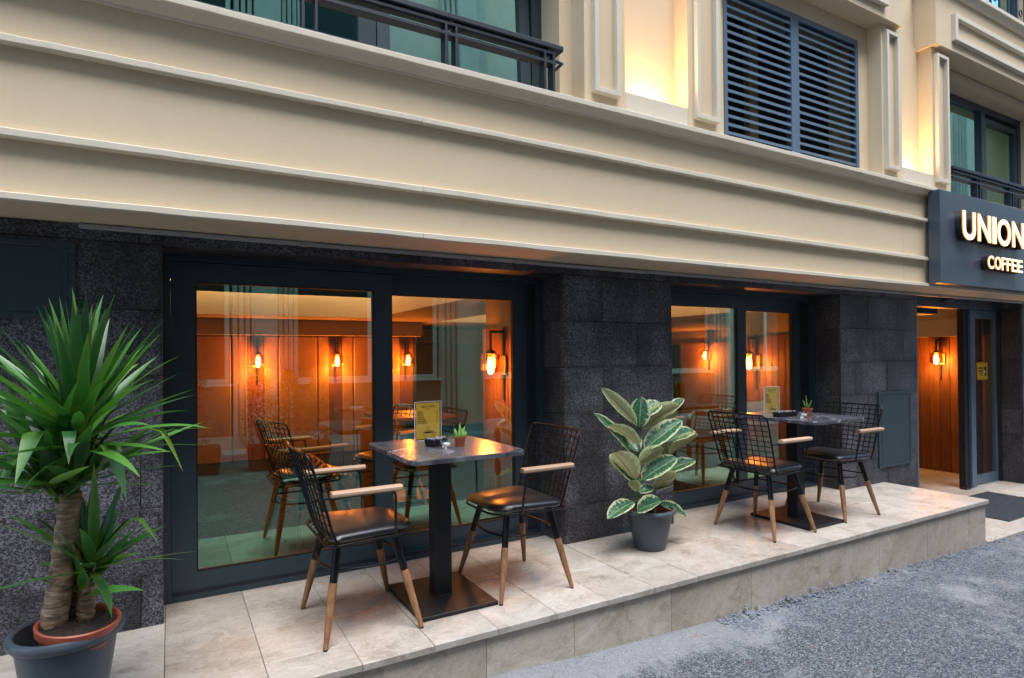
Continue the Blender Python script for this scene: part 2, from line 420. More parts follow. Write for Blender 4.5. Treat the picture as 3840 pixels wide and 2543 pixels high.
def mk_bark():
    k = N('bark'); w = k.noise(k.pos((5,5,44)), 1.6, 5, .62, .6); n = k.noise(k.pos((30,30,60)), 1.5, 5, .65)
    c = k.ramp(k.math('ADD', k.math('MULTIPLY', w, .7), k.math('MULTIPLY', n, .35)), [(.30,(.08,.046,.026)), (.5,(.23,.145,.085)), (.60,(.34,.24,.15)), (.72,(.55,.45,.32))])
    M['bark'] = k.done(k.bsdf(c, .85, normal=k.bump(k.math('ADD', w, k.math('MULTIPLY', n, .6)), .9, .008)))
mk_bark()
def mk_soil():
    k = N('soil'); n = k.noise(k.pos(), 70, 5, .7)
    M['soil'] = k.done(k.bsdf(k.ramp(n, [(.3,(.012,.008,.006)), (.6,(.05,.03,.018)), (.75,(.22,.14,.08))]), .9, normal=k.bump(n, 1.0, .02)))
mk_soil()
def mk_mat():
    k = N('mat_fibre'); n = k.noise(k.pos(), 150, 4, .7)
    M['mat_fibre'] = k.done(k.bsdf(k.ramp(n, [(.35,(.012,.014,.018)), (.65,(.06,.068,.08))]), .9, normal=k.bump(n, 1.0, .02)))
mk_mat()
def mk_card():
    k = N('menu_card'); n = k.noise(k.pos((1,1,3), kind='object'), 9, 3, .5)
    M['menu_card'] = k.done(k.bsdf(k.mix(n, (.80,.46,.03), (.90,.56,.06)), .45))
mk_card()
flat('card_back', (.12,.05,.012), .6); flat('sticker_yellow', (.78,.50,.02), .4); flat('white_paint', (.78,.78,.78), .5)
def mk_cushion():
    k = N('cushion_weave'); p = k.n('SeparateXYZ', Vector=k.n('TexCoord').outputs['Object'])
    fx = k.math('ABSOLUTE', k.math('SUBTRACT', k.math('FRACT', k.math('MULTIPLY', p.outputs[1], 6.5)), .5))
    fz = k.math('ABSOLUTE', k.math('SUBTRACT', k.math('FRACT', k.math('MULTIPLY', p.outputs[2], 6.5)), .5))
    dd = k.math('ADD', fx, fz); w = k.math('FRACT', k.math('MULTIPLY', dd, 3.6))
    c = k.ramp(w, [(.0,(.012,.010,.012)), (.5,(.72,.34,.08))], 'CONSTANT')
    M['cushion_weave'] = k.done(k.bsdf(c, .85))
mk_cushion()
def mk_sign():
    k = N('sign_panel'); p = k.pos((60,1,.6)); n = k.noise(p, 1.0, 5, .6); d = k.ramp(n, [(.55,(0,0,0)), (.75,(1,1,1))])
    c = k.mix(k.math('MULTIPLY', d, .25), (.046,.066,.092), (.13,.14,.155))
    M['sign_panel'] = k.done(k.bsdf(c, .30, spec=.6))
mk_sign()
def mk_letter_side():
    k = N('letter_side'); y = k.n('SeparateXYZ', Vector=k.pos()).outputs[1]
    rim = k.math('LESS_THAN', y, -.5385)                                # lit acrylic edge behind each letter face
    b = k.bsdf((.012,.010,.014), .35); e = k.n('Emission', Color=(1.0,.42,.10,1), Strength=.30); ms = k.n('MixShader')
    k.L(rim, ms.inputs[0]); k.L(b.outputs[0], ms.inputs[1]); k.L(e.outputs[0], ms.inputs[2]); M['letter_side'] = k.done(ms)
mk_letter_side()
flat('opp_concrete', (.48,.47,.42), .85, bump=.2, bs=50, var=.25)
flat('opp_plaster', (.58,.52,.42), .85, var=.2)

# ================================================================== THE SETTING
# ---- street: sheet that falls gently to the right
def street_z(x, y):
    pts = [(-30,.45), (0,-.165), (1.4,-.222), (1.75,-.248), (2.4,-.278), (4.4,-.334), (6.0,-.372), (9,-.43), (45,-1.2)]
    for (a, za), (b, zb) in zip(pts, pts[1:]):
        if x <= b:
            t = (x-a)/(b-a); z = za+(zb-za)*t; break
    else: z = pts[-1][1]
    return z - .012*min(max(-.86-y, 0), 3.0)
mb = MB()
xs = [-30,-20,-12,-7,-4,-2.5,-1.5] + [-1+.1*i for i in range(111)] + [10.5,11.5,13,16,20,28,45]
ys = [-7.6,-6.5,-5.5,-4.5,-3.5,-2.8] + [-2.4+.1*i for i in range(17)] + [-.70,-.3,.2,1.2]
rr = random.Random(3)
vs = []
for x in xs:
    for y in ys:
        z = street_z(x, y)
        if -1 < x < 10 and -2.5 < y < -.8: z += rr.uniform(-.004, .004)
        if y > -.75: z -= .12
        vs.append((x, y, z))
ny = len(ys)
mb.add(vs, [(i*ny+j, (i+1)*ny+j, (i+1)*ny+j+1, i*ny+j+1) for i in range(len(xs)-1) for j in range(ny-1)])
obj('street', mb, M['asphalt'], smooth='all', kind='structure')

# loose stones crumbling along the foot of the step, and dry litter
mb = MB(); rr = random.Random(11)
def pebble(mb, x, y, z, s, rr):
    base = [(-1,-.6,0),(.2,-1,.1),(1,-.2,0),(.5,.9,.1),(-.7,.7,0),(0,0,.75)]
    a = rr.uniform(0, 6.28); ca, sa = math.cos(a), math.sin(a); q = [rr.uniform(.7,1.25) for _ in base]
    v = [(x+(bx*ca-by*sa)*s*k, y+(bx*sa+by*ca)*s*k, z+bz*s*k) for (bx,by,bz), k in zip(base, q)]
    mb.add(v, [(0,1,5),(1,2,5),(2,3,5),(3,4,5),(4,0,5)])
for i in range(5200):
    x = rr.uniform(2.75, 8.6); spread = .10 + .5*min(1, (x-2.7)/2.5)
    y = -.852 - abs(rr.gauss(0, spread)); s = rr.uniform(.003,.009) * (1.25 if y > -1.0 else 1)
    zz = street_z(x, y) + max(0, .05*(1-(-.852-y)/.09))*rr.random()*(1 if x > 2.95 else .2) - .001
    pebble(mb, x, y, zz, s, rr)
for i in range(700):
    x = rr.uniform(.6, 3.2); y = -.87 - abs(rr.gauss(0, .35)); pebble(mb, x, y, street_z(x, y)-.001, rr.uniform(.002,.006), rr)
obj('loose_gravel', mb, M['gravel_stone'], kind='stuff', label='loose grey gravel crumbling along the foot of the stone step')
mb = MB()
for i in range(170):
    x = rr.uniform(1.0, 7.5); y = rr.uniform(-2.3, -.9); z = street_z(x, y)+.004; a = rr.uniform(0, 3.14); l = rr.uniform(.006,.02)
    d = Vector((math.cos(a)*l, math.sin(a)*l, 0)); q = Vector((-math.sin(a)*.0016, math.cos(a)*.0016, 0)); p = Vector((x,y,z))
    mb.add([p-d-q, p+d-q, p+d+q, p-d+q+Vector((0,0,.003))], [(0,1,2,3)])
obj('dry_litter', mb, M['dry_needle'], recalc=False, kind='stuff', label='scattered dry brown needles on the grey asphalt')

# ---- raised terrace: core, coping tiles, riser slabs
terr = obj('terrace', MB().box(-3, 6.025, -.825, .36, -.6, -.032), M['grout'], kind='structure')
joints = [-2.6,-2.28,-1.96,-1.64,-1.32,-1.0,-.67,-.345,-.023,.333,.683,1.0,1.315,1.64,1.955,2.28,2.60,2.922,3.24,3.56,3.88,4.20,4.52,4.84,5.16,5.48,5.80,6.055]
rr = random.Random(5)
split = {9:-.655, 12:-.30, 14:-.44, 15:-.62, 17:-.38, 19:-.5, 21:-.60, 23:-.36, 25:-.55}
for i, (a, b) in enumerate(zip(joints, joints[1:])):
    yy = [-.862, split.get(i), .255] if split.get(i) else [-.862, .255]
    for y0, y1 in zip(yy, yy[1:]):
        dz = rr.uniform(-.0012,.0012)
        obj('terrace_tile', MB().box(a+.001, b-.001, y0+(0 if y0 < -.8 else .001), y1-.001, -.031+dz, 0+dz, .0022), M['travertine'], terr)
rj = [-2.6,-1.95,-1.3,-.65,0,.6,1.26,1.752,2.409,3.07,3.74,4.439,5.091,5.409,5.737,6.030]
for a, b in zip(rj, rj[1:]):
    z1 = street_z((a+b)/2, -.85)-.12
    obj('riser_slab', MB().box(a+.0012, b-.0012, -.843+rr.uniform(-.001,.001), -.8255, z1, -.034, .0015), M['riser_stone'], terr)
obj('riser_slab', MB().box(6.0255, 6.042, -.823, .0, -.6, -.034, .0015), M['riser_stone'], terr)

# ---- entrance step
ent = obj('entrance_step', MB().box(6.03, 13, -.835, 0.30, -.75, -.392), M['grout'], kind='structure')
ej = [6.06,6.62,7.18,7.74,8.30,8.86,9.42,9.98,10.54,11.1]
for a, b in zip(ej, ej[1:]):
    for y0, y1 in ((-.858,-.45), (-.448,-.02), (-.018,.30)):
        obj('entrance_tile', MB().box(a+.001, b-.001, y0, y1-.001, -.391, -.358, .002), M['lobby_stone'], ent)
    obj('riser_slab', MB().box(a+.001, b-.001, -.848, -.8355, -.72, -.393, .0015), M['riser_stone'], ent)
dm = thing('door_mat', 'dark grey fibre mat lying on the step before the entrance', 'mat', (7.55, -.30, -.358))
mb = MB(); x0,x1,y0,y1 = -.62,.66,-.365,.335; nx, nyy = 64, 36
vs = [(x0+(x1-x0)*i/nx, y0+(y1-y0)*j/nyy, .010+(rr.uniform(0,.005) if 0<i<nx and 0<j<nyy else -.004)) for i in range(nx+1) for j in range(nyy+1)]
mb.add(vs, [(i*(nyy+1)+j, (i+1)*(nyy+1)+j, (i+1)*(nyy+1)+j+1, i*(nyy+1)+j+1) for i in range(nx) for j in range(nyy)])
obj('pile', mb, M['mat_fibre'], dm, recalc=False); obj('backing', MB().box(x0,x1,y0,y1,.0005,.006), M['plastic_black'], dm)

# ================================================================== THE CAFE BUILDING
B = thing('cafe_building', 'cream stuccoed building with dark granite ground floor and moulded bands', 'building')
# ---- granite ground floor
gw = obj('granite_wall', MB().box(-4, -.05, .021, .40, -.5, 2.155).box(2.304, 3.245, .021, .40, -.03, 2.155).box(5.388, 6.66, .021, .30, -.5, 2.155)
         .box(9.105, 13, .021, .40, -.5, 2.155).box(-.05, 2.304, .021, .30, 1.82, 2.15).box(3.245, 5.388, .021, .30, 1.82, 2.15)
         .box(6.66, 9.105, .021, .28, 1.96, 2.15).box(-.052,-.0262,.247,.41,-.03,1.86).box(2.2812,2.306,.247,.41,-.03,1.86).box(3.243,3.2678,.247,.41,-.03,1.86).box(5.3642,5.39,.247,.41,-.03,1.86)
         .box(-.05,2.304,.247,.41,1.7998,1.83).box(3.245,5.388,.247,.41,1.7998,1.83), M['grout'], B)
ROWS = [-.39,-.075,.240,.553,.866,1.180,1.490,1.802,1.874]
def ytiles(x0, x1, zlo, zhi, offs, w=.52, y=0.0):
    for i, (a, b) in enumerate(zip(ROWS, ROWS[1:])):
        a2, b2 = max(a, zlo), min(b, zhi)
        if b2-a2 < .02: continue
        off = offs[i % len(offs)]; cuts = [x0]; x = x0+off
        while x < x1-.06:
            if x > x0+.06: cuts.append(x)
            x += w
        cuts.append(x1)
        for c, d in zip(cuts, cuts[1:]):
            dy = rr.uniform(-.0008,.0008)
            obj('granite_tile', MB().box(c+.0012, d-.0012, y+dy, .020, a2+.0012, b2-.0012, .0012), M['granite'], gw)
def xtiles(x0, x1, y0, y1, zlo, zhi):
    for a, b in zip(ROWS, ROWS[1:]):
        a2, b2 = max(a, zlo), min(b, zhi)
        if b2-a2 < .02: continue
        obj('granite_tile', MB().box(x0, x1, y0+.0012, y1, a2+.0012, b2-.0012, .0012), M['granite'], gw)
ytiles(-3.2, -.028, -.3, 1.874, [.44,.18], .58)
ytiles(2.283, 3.266, 0, 1.802, [.333,.645], .62); ytiles(5.366, 6.668, -.42, 1.802, [.441,.232,.539], .52)
ytiles(9.085, 12.6, -.42, 1.874, [.3,.1])
for c, d in ((-.028,.62),(.62,1.27),(1.27,1.91),(1.91,2.42),(2.42,2.74),(2.74,3.07),(3.07,3.34),(3.34,3.83),(3.83,4.4),(4.4,4.93),(4.93,5.45),(5.45,6.05),(6.05,6.668)):
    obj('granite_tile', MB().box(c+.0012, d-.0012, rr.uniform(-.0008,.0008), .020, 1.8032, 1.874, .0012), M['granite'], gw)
xtiles(2.283, 2.303, .0205, .245, 0, 1.802); xtiles(3.246, 3.266, .0205, .245, 0, 1.802); xtiles(5.366, 5.387, .0205, .245, 0, 1.802)
xtiles(-.049, -.028, .0205, .245, 0, 1.802); xtiles(9.085, 9.104, .0205, .278, -.36, 1.96); xtiles(6.6605, 6.668, .0205, .08, -.36, 1.86)
for a, b in ((-.028,2.283),(3.266,5.366)):
    x = a
    while x < b-.05:
        x2 = min(b, x+.62); obj('granite_tile', MB().box(x+.0012, x2-.0012, .0205, .245, 1.8032, 1.819, .001), M['granite'], gw); x = x2

# ---- stucco storey above: body, soffit lip, bands, cornice
obj('stucco_wall', MB().box(-4, 5.789, -.34, .0195, 1.8755, 2.775), M['stucco'], B); obj('stucco_wall', MB().box(5.7915, 13, -.34, .0195, 1.8755, 2.775), M['stucco'], B)
obj('soffit', MB().box(-4, 13, -.339, .0, 1.8742, 1.8755).box(6.668, 9.085, .0, .30, 1.95, 1.96), M['soffit'], B)
rr2 = random.Random(21)
def band(name, x0, x1, y0, y1, z0, z1, wob=.0012):
    """a run of moulding with hand-floated, slightly wandering edges"""
    mb = MB(); n = max(2, int((x1-x0)/.05)); vs = []
    w1 = w2 = 0
    for i in range(n+1):
        x = x0+(x1-x0)*i/n
        w1 = .8*w1+rr2.uniform(-wob,wob); w2 = .8*w2+rr2.uniform(-wob,wob)
        c = .003
        vs += [(x,y1,z0),(x,y0+c+w1*.5,z0+w1),(x,y0,z0+c+w1),(x,y0,z1-c+w2),(x,y0+c,z1+w2),(x,y1,z1)]
    fs = [(6*i+k, 6*i+k+1, 6*(i+1)+k+1, 6*(i+1)+k) for i in range(n) for k in range(5)] + [tuple(range(6)), tuple(6*n+k for k in range(6))]
    mb.add(vs, fs); obj(name, mb, M['trim'], B)
seg = [-4,-1.6,1.15,3.42,5.79,6.135]
for a, b in zip(seg, seg[1:]):
    band('soffit_lip', a+.001, b-.001, -.381, -.339, 1.8722, 1.902)
    band('moulding_band', a+.001, b-.001, -.381, -.339, 2.115, 2.146); band('moulding_band', a+.001, b-.001, -.381, -.339, 2.477, 2.506)
band('soffit_lip', 6.137, 9.5, -.381, -.339, 1.8722, 1.902)
for a, b in ((-4,-.9),(-.9,2.285),(2.285,3.475),(3.475,5.72),(5.72,7.2),(7.2,13)):
    band('cornice', a+.001, b-.001, -.42, -.02, 2.759, 2.792, .0008)
prof = [(-.339,2.7755),(-.339,2.722),(-.352,2.722),(-.354,2.732),(-.368,2.736),(-.382,2.744),(-.392,2.754),(-.400,2.7588),(-.400,2.7755)]
obj('cornice_cove', MB().prism(prof, 'x', -4, 6.13), M['trim'], B, smooth=30)
obj('cornice_cove', MB().prism(prof, 'x', 6.13, 13), M['trim'], B, smooth=30)

# ---- first floor: pilasters with raised frames, niches, beams
Z0, ZB = 2.79, 4.165
def raised(x0, x1, z0, z1, y=-.34, w=.032, p=.04, parent=None):
    f = MB()
    f.box(x0, x0+w, y-p, y+.002, z0, z1, .002); f.box(x1-w, x1, y-p, y+.002, z0, z1, .002)
    f.box(x0+w-.003, x1-w+.003, y-p+.0005, y+.002, z0, z0+w, .002); f.box(x0+w-.003, x1-w+.003, y-p+.0005, y+.002, z1-w, z1, .002)
    obj('raised_frame', f, M['trim'], parent)
for x0, x1, f0, f1 in ((2.228,2.55,2.283,2.487),(3.108,3.44,3.161,3.381),(5.474,5.795,5.505,5.705),(6.327,6.65,6.36,6.572)):
    pz = obj('pilaster', MB().box(x0, x1, -.34, .10, Z0, ZB+.01), M['stucco'], B); raised(f0, f1, 2.886, 4.112, parent=pz)
obj('window_jamb', MB().box(2.136, 2.228, -.204, .10, Z0, ZB), M['stucco'], B)
obj('window_jamb', MB().box(3.44, 3.60, -.22, .10, Z0, ZB), M['stucco'], B); obj('window_jamb', MB().box(5.325, 5.474, -.22, .10, Z0, ZB), M['stucco'], B)
for x0, x1 in ((2.55,3.108),(5.795,6.327)):
    nb = obj('lit_niche', MB().box(x0, x1, -.22, .10, Z0, 4.20).box(x0, x1, -.205, .10, 4.20, 9), M['stucco'], B)
    obj('sill_plate', MB().box(x0+.002, x1-.002, -.339, -.325, Z0, 2.951, .0015), M['trim'], nb)
    lt = thing('uplight', 'warm uplight hidden behind the sill plate of the %s wall niche' % ('near' if x0 < 3 else 'far'), 'uplight', ((x0+x1)/2, -.272, 2.80))
    obj('housing', MB().box(-.20, .20, -.035, .035, -.006, .05, .004), M['plastic_black'], lt); obj('lens', MB().box(-.19, .19, -.028, .028, .0505, .053), M['uplight_lens'], lt)
    ld = bpy.data.lights.new('uplight_lamp', 'AREA'); ld.shape = 'RECTANGLE'; ld.size = .30; ld.size_y = .05; ld.energy = 2.0; ld.color = (1.0,.60,.26); ld.spread = R(120)
    lo = bpy.data.objects.new('lamp_light', ld); col.objects.link(lo); lo.parent = lt; lo.location = (0,0,.058); lo.rotation_euler = (R(180),0,0)
def beam(x0, x1, parent=B):
    b = obj('beam', MB().box(x0, x1, -.40, .12, ZB+.0105, 4.70), M['stucco'], parent)
    raised(x0+.29, x1-.29, ZB+.10, ZB+.36, -.40, .045, .04, b); return b
beam(-4, 2.47); beam(3.19, 5.72); beam(6.29, 12.8)
for a, b in ((-4,2.51),(3.15,5.76),(6.25,13)):
    obj('upper_cornice', MB().box(a, b, -.47, .0, 4.745, 4.785, .003).prism([(-.399,4.70),(-.43,4.7),(-.455,4.745),(-.399,4.745)], 'x', a+.01, b-.01), M['trim'], B)
obj('lintel', MB().box(3.60, 5.325, -.22, .10, 4.035, ZB+.01), M['stucco'], B)
obj('upper_wall', MB().box(-4, 2.3, -.15, .12, 4.79, 9).box(3.35, 5.6, -.22, .12, 4.79, 9).box(9.0, 13, -.22, .12, 4.79, 9).box(6.5, 9.0, -.02, .12, 6.2, 9), M['stucco'], B)
# louvred opening
lv = obj('louvre_window', MB().box(3.602, 3.642, -.226, -.17, Z0, 4.034, .002).box(5.283, 5.3235, -.226, -.17, Z0, 4.034, .002).box(4.391, 4.491, -.226, -.17, Z0, 4.034, .002)
         .box(3.643, 4.390, -.225, -.17, 3.985, 4.033, .002).box(4.492, 5.282, -.225, -.17, 3.985, 4.033, .002).box(3.643, 4.390, -.225, -.17, Z0, 2.815, .002).box(4.492, 5.282, -.225, -.17, Z0, 2.815, .002), M['louvre'], B)
sl = MB().prism([(-.222,.000),(-.2205,.0225),(-.190,.034),(-.185,.034),(-.214,.0185),(-.2155,.000)], 'x', 0, 1).mesh('slat')
for x0, x1 in ((3.643,4.390),(4.492,5.282)):
    for i in range(18):
        o = obj('slat', sl, M['louvre'], lv, loc=(x0, 0, 2.845+i*.0637)); o.scale = (x1-x0, 1, 1)
obj('duct_bay', MB().box(3.60, 5.325, .06, .10, Z0, 4.035), M['dark_void'], B)
obj('duct_pipe', MB().box(4.16, 4.27, .0, .055, Z0, 4.03), M['bulkhead'], B); obj('duct_pipe', MB().box(4.56, 5.22, .03, .055, Z0, 4.03), M['dark_void'], B)

# upper windows
def mitred(mb, x0, x1, z0, z1, w, y0, y1, g=.0006, wb=None, wt=None):
    """four mitred frame members; w stile width, wb/wt rail widths"""
    wb = wb or w; wt = wt or w; wl, wr = (w if isinstance(w, tuple) else (w, w)); wb = wl if isinstance(wb, tuple) else wb; wt = wl if isinstance(wt, tuple) else wt
    mb.prism([(x0,z0+g),(x0+wl,z0+wb+g),(x0+wl,z1-wt-g),(x0,z1-g)], 'y', y0, y1); mb.prism([(x1,z0+g),(x1,z1-g),(x1-wr,z1-wt-g),(x1-wr,z0+wb+g)], 'y', y0, y1)
    mb.prism([(x0+g,z0),(x1-g,z0),(x1-wr-g,z0+wb),(x0+wl+g,z0+wb)], 'y', y0, y1); mb.prism([(x0+g,z1),(x0+wl+g,z1-wt),(x1-wr-g,z1-wt),(x1-g,z1)], 'y', y0, y1)
    return mb
def pane(x0, x1, y0, z0, z1, mat, parent, t=.006):
    mb = MB(); mb.box(x0, x1, y0, y0+t, z0, z1); mb.mi = [0 if i == 2 else 1 for i in range(6)]
    return obj('pane', mb, [M[mat], M['pane_back']], parent)
uw = part('upper_window', B)
obj('frame', mitred(MB(), -4, 2.135, Z0, 4.10, .075, .0, .05), M['frame'], uw)
obj('fixed_sash', mitred(MB(), -3.9, 1.02, Z0+.02, 4.0, .10, -.012, .03), M['frame'], uw)
pane(-3.82, .93, .012, Z0+.1, 3.92, 'upper_glass', uw)
ts = part('tilted_sash', uw); ts.location = (0, .0, Z0+.03); ts.rotation_euler = (R(-2.6), 0, 0)
obj('sash_frame', mitred(MB(), 1.03, 2.05, 0, 1.18, .075, -.012, .03), M['frame'], ts)
pane(1.10, 1.98, .012, .07, 1.11, 'upper_glass_clear', ts)
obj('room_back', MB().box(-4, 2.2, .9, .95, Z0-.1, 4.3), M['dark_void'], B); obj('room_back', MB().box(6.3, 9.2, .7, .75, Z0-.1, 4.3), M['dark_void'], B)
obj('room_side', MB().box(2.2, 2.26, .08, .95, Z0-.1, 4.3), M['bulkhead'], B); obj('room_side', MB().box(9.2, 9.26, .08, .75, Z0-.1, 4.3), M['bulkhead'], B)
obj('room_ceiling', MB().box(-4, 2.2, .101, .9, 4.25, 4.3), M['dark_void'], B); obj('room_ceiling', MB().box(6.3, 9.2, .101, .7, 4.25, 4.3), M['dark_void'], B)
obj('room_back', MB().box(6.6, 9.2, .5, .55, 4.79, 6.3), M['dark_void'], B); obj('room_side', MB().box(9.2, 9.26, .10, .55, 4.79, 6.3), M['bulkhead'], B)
uw2 = part('upper_window', B)
obj('frame', mitred(MB(), 6.655, 8.99, Z0, 4.055, .07, -.05, .02), M['frame'], uw2)
obj('mullion', MB().box(7.995, 8.075, -.056, .015, Z0+.07, 3.985), M['frame'], uw2)
obj('inner_sash', mitred(MB(), 8.08, 8.92, Z0+.06, 3.94, .06, -.04, .02), M['frame'], uw2)
pane(6.72, 7.99, -.02, Z0+.07, 3.99, 'upper_glass_clear', uw2); pane(8.13, 8.87, -.012, Z0+.1, 3.90, 'upper_glass_clear', uw2)
obj('window_head', MB().box(6.652, 9.0, -.20, .10, 4.057, ZB+.0), M['soffit'], B)
obj('window_jamb', MB().box(8.992, 13, -.34, .10, Z0, ZB+.01), M['stucco'], B)

# ---- balcony railings
def railing(label, x0, x1, posts, zb, hook, scale=1.0, ywall=-.2, y=-.36):
    t = thing('balcony_railing', label, 'railing', (0,0,0), group=None)
    h = .29*scale; d0, d1 = y-.034, y+.034
    obj('top_rail', MB().box(x0, x1, d0-.006, d1+.006, zb+h-.034, zb+h, .006), M['railing'], t)
    for dz in (.182, .238): obj('middle_rail', MB().box(x0+.002, x1-.05, d0+.004, d1-.004, zb+dz*scale-.011, zb+dz*scale+.008, .002), M['railing'], t)
    obj('bottom_rail', MB().box(x0+.001, x1-.04, d0+.002, d1-.002, zb, zb+.014, .003), M['railing'], t)
    for px in posts:
        mb = MB()
        for s in (-1, 1):
            mb.box(px+s*.030-.007, px+s*.030+.007, d0+.003, d1-.003, zb+.0145, zb+.245*scale, .002)
        mb.box(px-.008, px+.008, d0+.003, d1-.003, zb+.2447*scale, zb+h-.0345, .002)
        mb.box(px-.0225, px+.0225, d0+.006, d1-.006, zb+.230*scale, zb+.244*scale); mb.box(px-.0225, px+.0225, d0+.006, d1-.006, zb+.174*scale, zb+.186*scale)
        for s in (-1, 1):
            mb.tube([(px-s*.022, y-.018, zb+.186*scale), (px+s*.022, y-.018, zb+.230*scale)], .0035, 6)
        obj('post', mb, M['railing'], t)
    if hook:
        obj('wall_bracket', MB().box(x1-.04, x1+.0005, d0+.0005, ywall, zb+h-.0335, zb+h-.0005, .004).tube([(x1-.06,y,zb+.21*scale),(x1+.02,y+.01,zb+.21*scale),(x1+.03,y+.16,zb+.21*scale)], .009, 8), M['railing'], t)
    return t
railing('dark iron balcony railing in front of the wide upper window, nearest the camera', -3.5, 2.035, [1.94,1.315,.585,-.12,-.8,-1.5], 2.797, True)
railing('dark iron railing under the far upper window above the lit sign', 6.66, 8.985, [7.18,7.92,8.62], 2.797, False, y=-.33)
t = thing('balcony_railing', 'dark railing with ringed bars on the topmost ledge at the upper right corner', 'railing')
obj('top_rail', MB().box(7.2, 12, -.40, -.35, 5.26, 5.30, .004), M['railing'], t); obj('bottom_rail', MB().box(7.2, 12, -.39, -.36, 4.80, 4.82, .003), M['railing'], t)
for i in range(24):
    x = 7.25+i*.2
    obj('bar', MB().box(x-.009, x+.009, -.385, -.365, 4.8205, 5.2595, .002), M['railing'], t)
    if i % 3 == 1: obj('ring', MB().tube([(x+.1+.035*math.cos(a*math.pi/6), -.375, 4.98+.035*math.sin(a*math.pi/6)) for a in range(12)], .006, 6, closed=True), M['railing'], t)
    if i % 3 == 2: obj('cross_bar', MB().box(x+.0095, x+.1905, -.383, -.367, 5.08, 5.10, .002), M['railing'], t)
uw3 = part('upper_window', B); obj('frame', mitred(MB(), 6.9, 8.95, 4.80, 6.19, .08, -.06, .0), M['frame'], uw3); pane(6.98, 8.87, -.03, 4.88, 6.11, 'upper_glass_clear', uw3)

# ---- cable duct under the soffit
cd = thing('cable_duct', 'pale grey plastic cable duct fixed under the overhang', 'cable duct')
for a, b, z in ((-.352,2.10,1.8600),(2.10,3.02,1.8575),(3.02,5.05,1.8612),(5.05,6.95,1.8585),(6.95,9.05,1.8600)):
    obj('duct_run', MB().box(a+.001, b-.001, -.030, -.003, z-.011, z+.009, .002), M['duct'], cd)
for x in (.62,1.93,2.62,2.92,4.3,5.62,7.1,7.85,8.5): obj('clip', MB().box(x-.012, x+.012, -.034, -.002, 1.846, 1.8735, .001), M['duct'], cd)

# ---- service panels
def service_panel(x0, x1, z0, z1):
    p = part('service_panel', B)
    obj('panel_frame', mitred(MB(), x0, x1, z0, z1, .028, -.016, .003), M['frame'], p)
    obj('panel_door', MB().box(x0+.0285, x1-.0285, -.013, .002, z0+.0285, z1-.0285, .0015).box(x0+.055, x1-.055, -.0145, -.0129, z0+.055, z1-.055), M['frame'], p)
service_panel(-1.25, -.363, 1.438, 1.782); service_panel(5.948, 6.523, .147, .879)

# ---- sliding windows
def sliding_window(fx0, fx1, s1, g1, s2, g2):
    w = part('sliding_window', B); z1 = 1.80
    obj('frame', mitred(MB(), fx0, fx1, 0.001, z1-.0005, .030, .246, .40).box(fx0+.03, fx1-.03, .292, .300, z1-.05, z1-.031).box(fx0+.03, fx1-.03, .292, .300, .0305, .040), M['frame'], w)
    obj('track', MB().box(fx0+.031, fx1-.031, .252, .258, .0312, .045).box(s2[1]+.0006, fx1-.0305, .300, .395, .031, z1-.031).box(fx0+.0005, s1[0]-.0004, .30, .34, .031, z1-.031), M['frame_edge'], w)
    for (a, b), (c, d), y, zz in ((s1, g1, .262, 1.666), (s2, g2, .312, 1.652)):
        s = obj('sash', mitred(MB(), a, b, .032, z1-.034, ((c-a), (b-d)), y, y+.045, wb=.138-.032, wt=(z1-.034)-zz), M['frame'], w)
        k = .007
        gk = MB(); 
        for q in ((c-.0005,c+k,.138,zz),(d-k,d+.0005,.138,zz),(c+k,d-k,.138-.0005,.138+k),(c+k,d-k,zz-k,zz+.0005)): gk.box(q[0], q[1], y+.006, y+.040, q[2], q[3])
        obj('gasket', gk, M['gasket'], w)
        pane(c+.001, d-.001, y+.018, .139, zz-.001, 'window_glass', w)
sliding_window(-.026, 2.281, (.006,1.193), (.12,1.079), (1.11,2.188), (1.197,2.085))
sliding_window(3.268, 5.364, (3.30,4.408), (3.415,4.298), (4.32,5.228), (4.412,5.130))

# ---- entrance: header, jamb, fixed channel, glazed leaf
dr = part('entrance_door', B)
obj('jamb', MB().box(6.669, 6.715, .012, .30, -.357, 1.955, .002), M['louvre'], dr)
obj('header', MB().box(6.716, 9.084, .20, .32, 1.772, 1.955, .003), M['frame'], dr)
obj('leaf_stile', MB().box(8.20, 8.30, .24, .31, -.355, 1.771, .002), M['gasket'], dr); obj('leaf_stile', MB().box(8.305, 8.415, .215, .33, -.357, 1.771, .003), M['louvre'], dr)
obj('floor_guide', MB().box(8.12, 8.24, .20, .27, -.357, -.335, .003), M['plastic_black'], dr)
obj('leaf_frame', mitred(MB(), 8.418, 9.062, -.352, 1.770, (.062,.042), .255, .30, wb=.112, wt=.096), M['louvre'], dr)
pane(8.481, 9.019, .268, -.239, 1.673, 'door_glass', dr)
obj('rear_leaf', MB().box(8.86, 8.93, .36, .40, -.355, 1.77), M['frame_edge'], dr)
obj('edge_filler', MB().box(9.063, 9.084, .22, .31, -.357, 1.771), M['plastic_black'], dr)
sn = thing('door_sensor', 'black dome motion sensor on the header over the entrance', 'sensor', (7.72, .198, 1.865))
obj('dome', MB().lathe([(.004,-.075),(.035,-.066),(.062,-.045),(.078,-.018),(.08,0)], 20, tilt=Matrix.Rotation(R(-90),3,'X') @ Matrix.Scale(1,3), capb=True), M['plastic_black'], sn, smooth='all')
sn.scale = (1.15,1,.62)

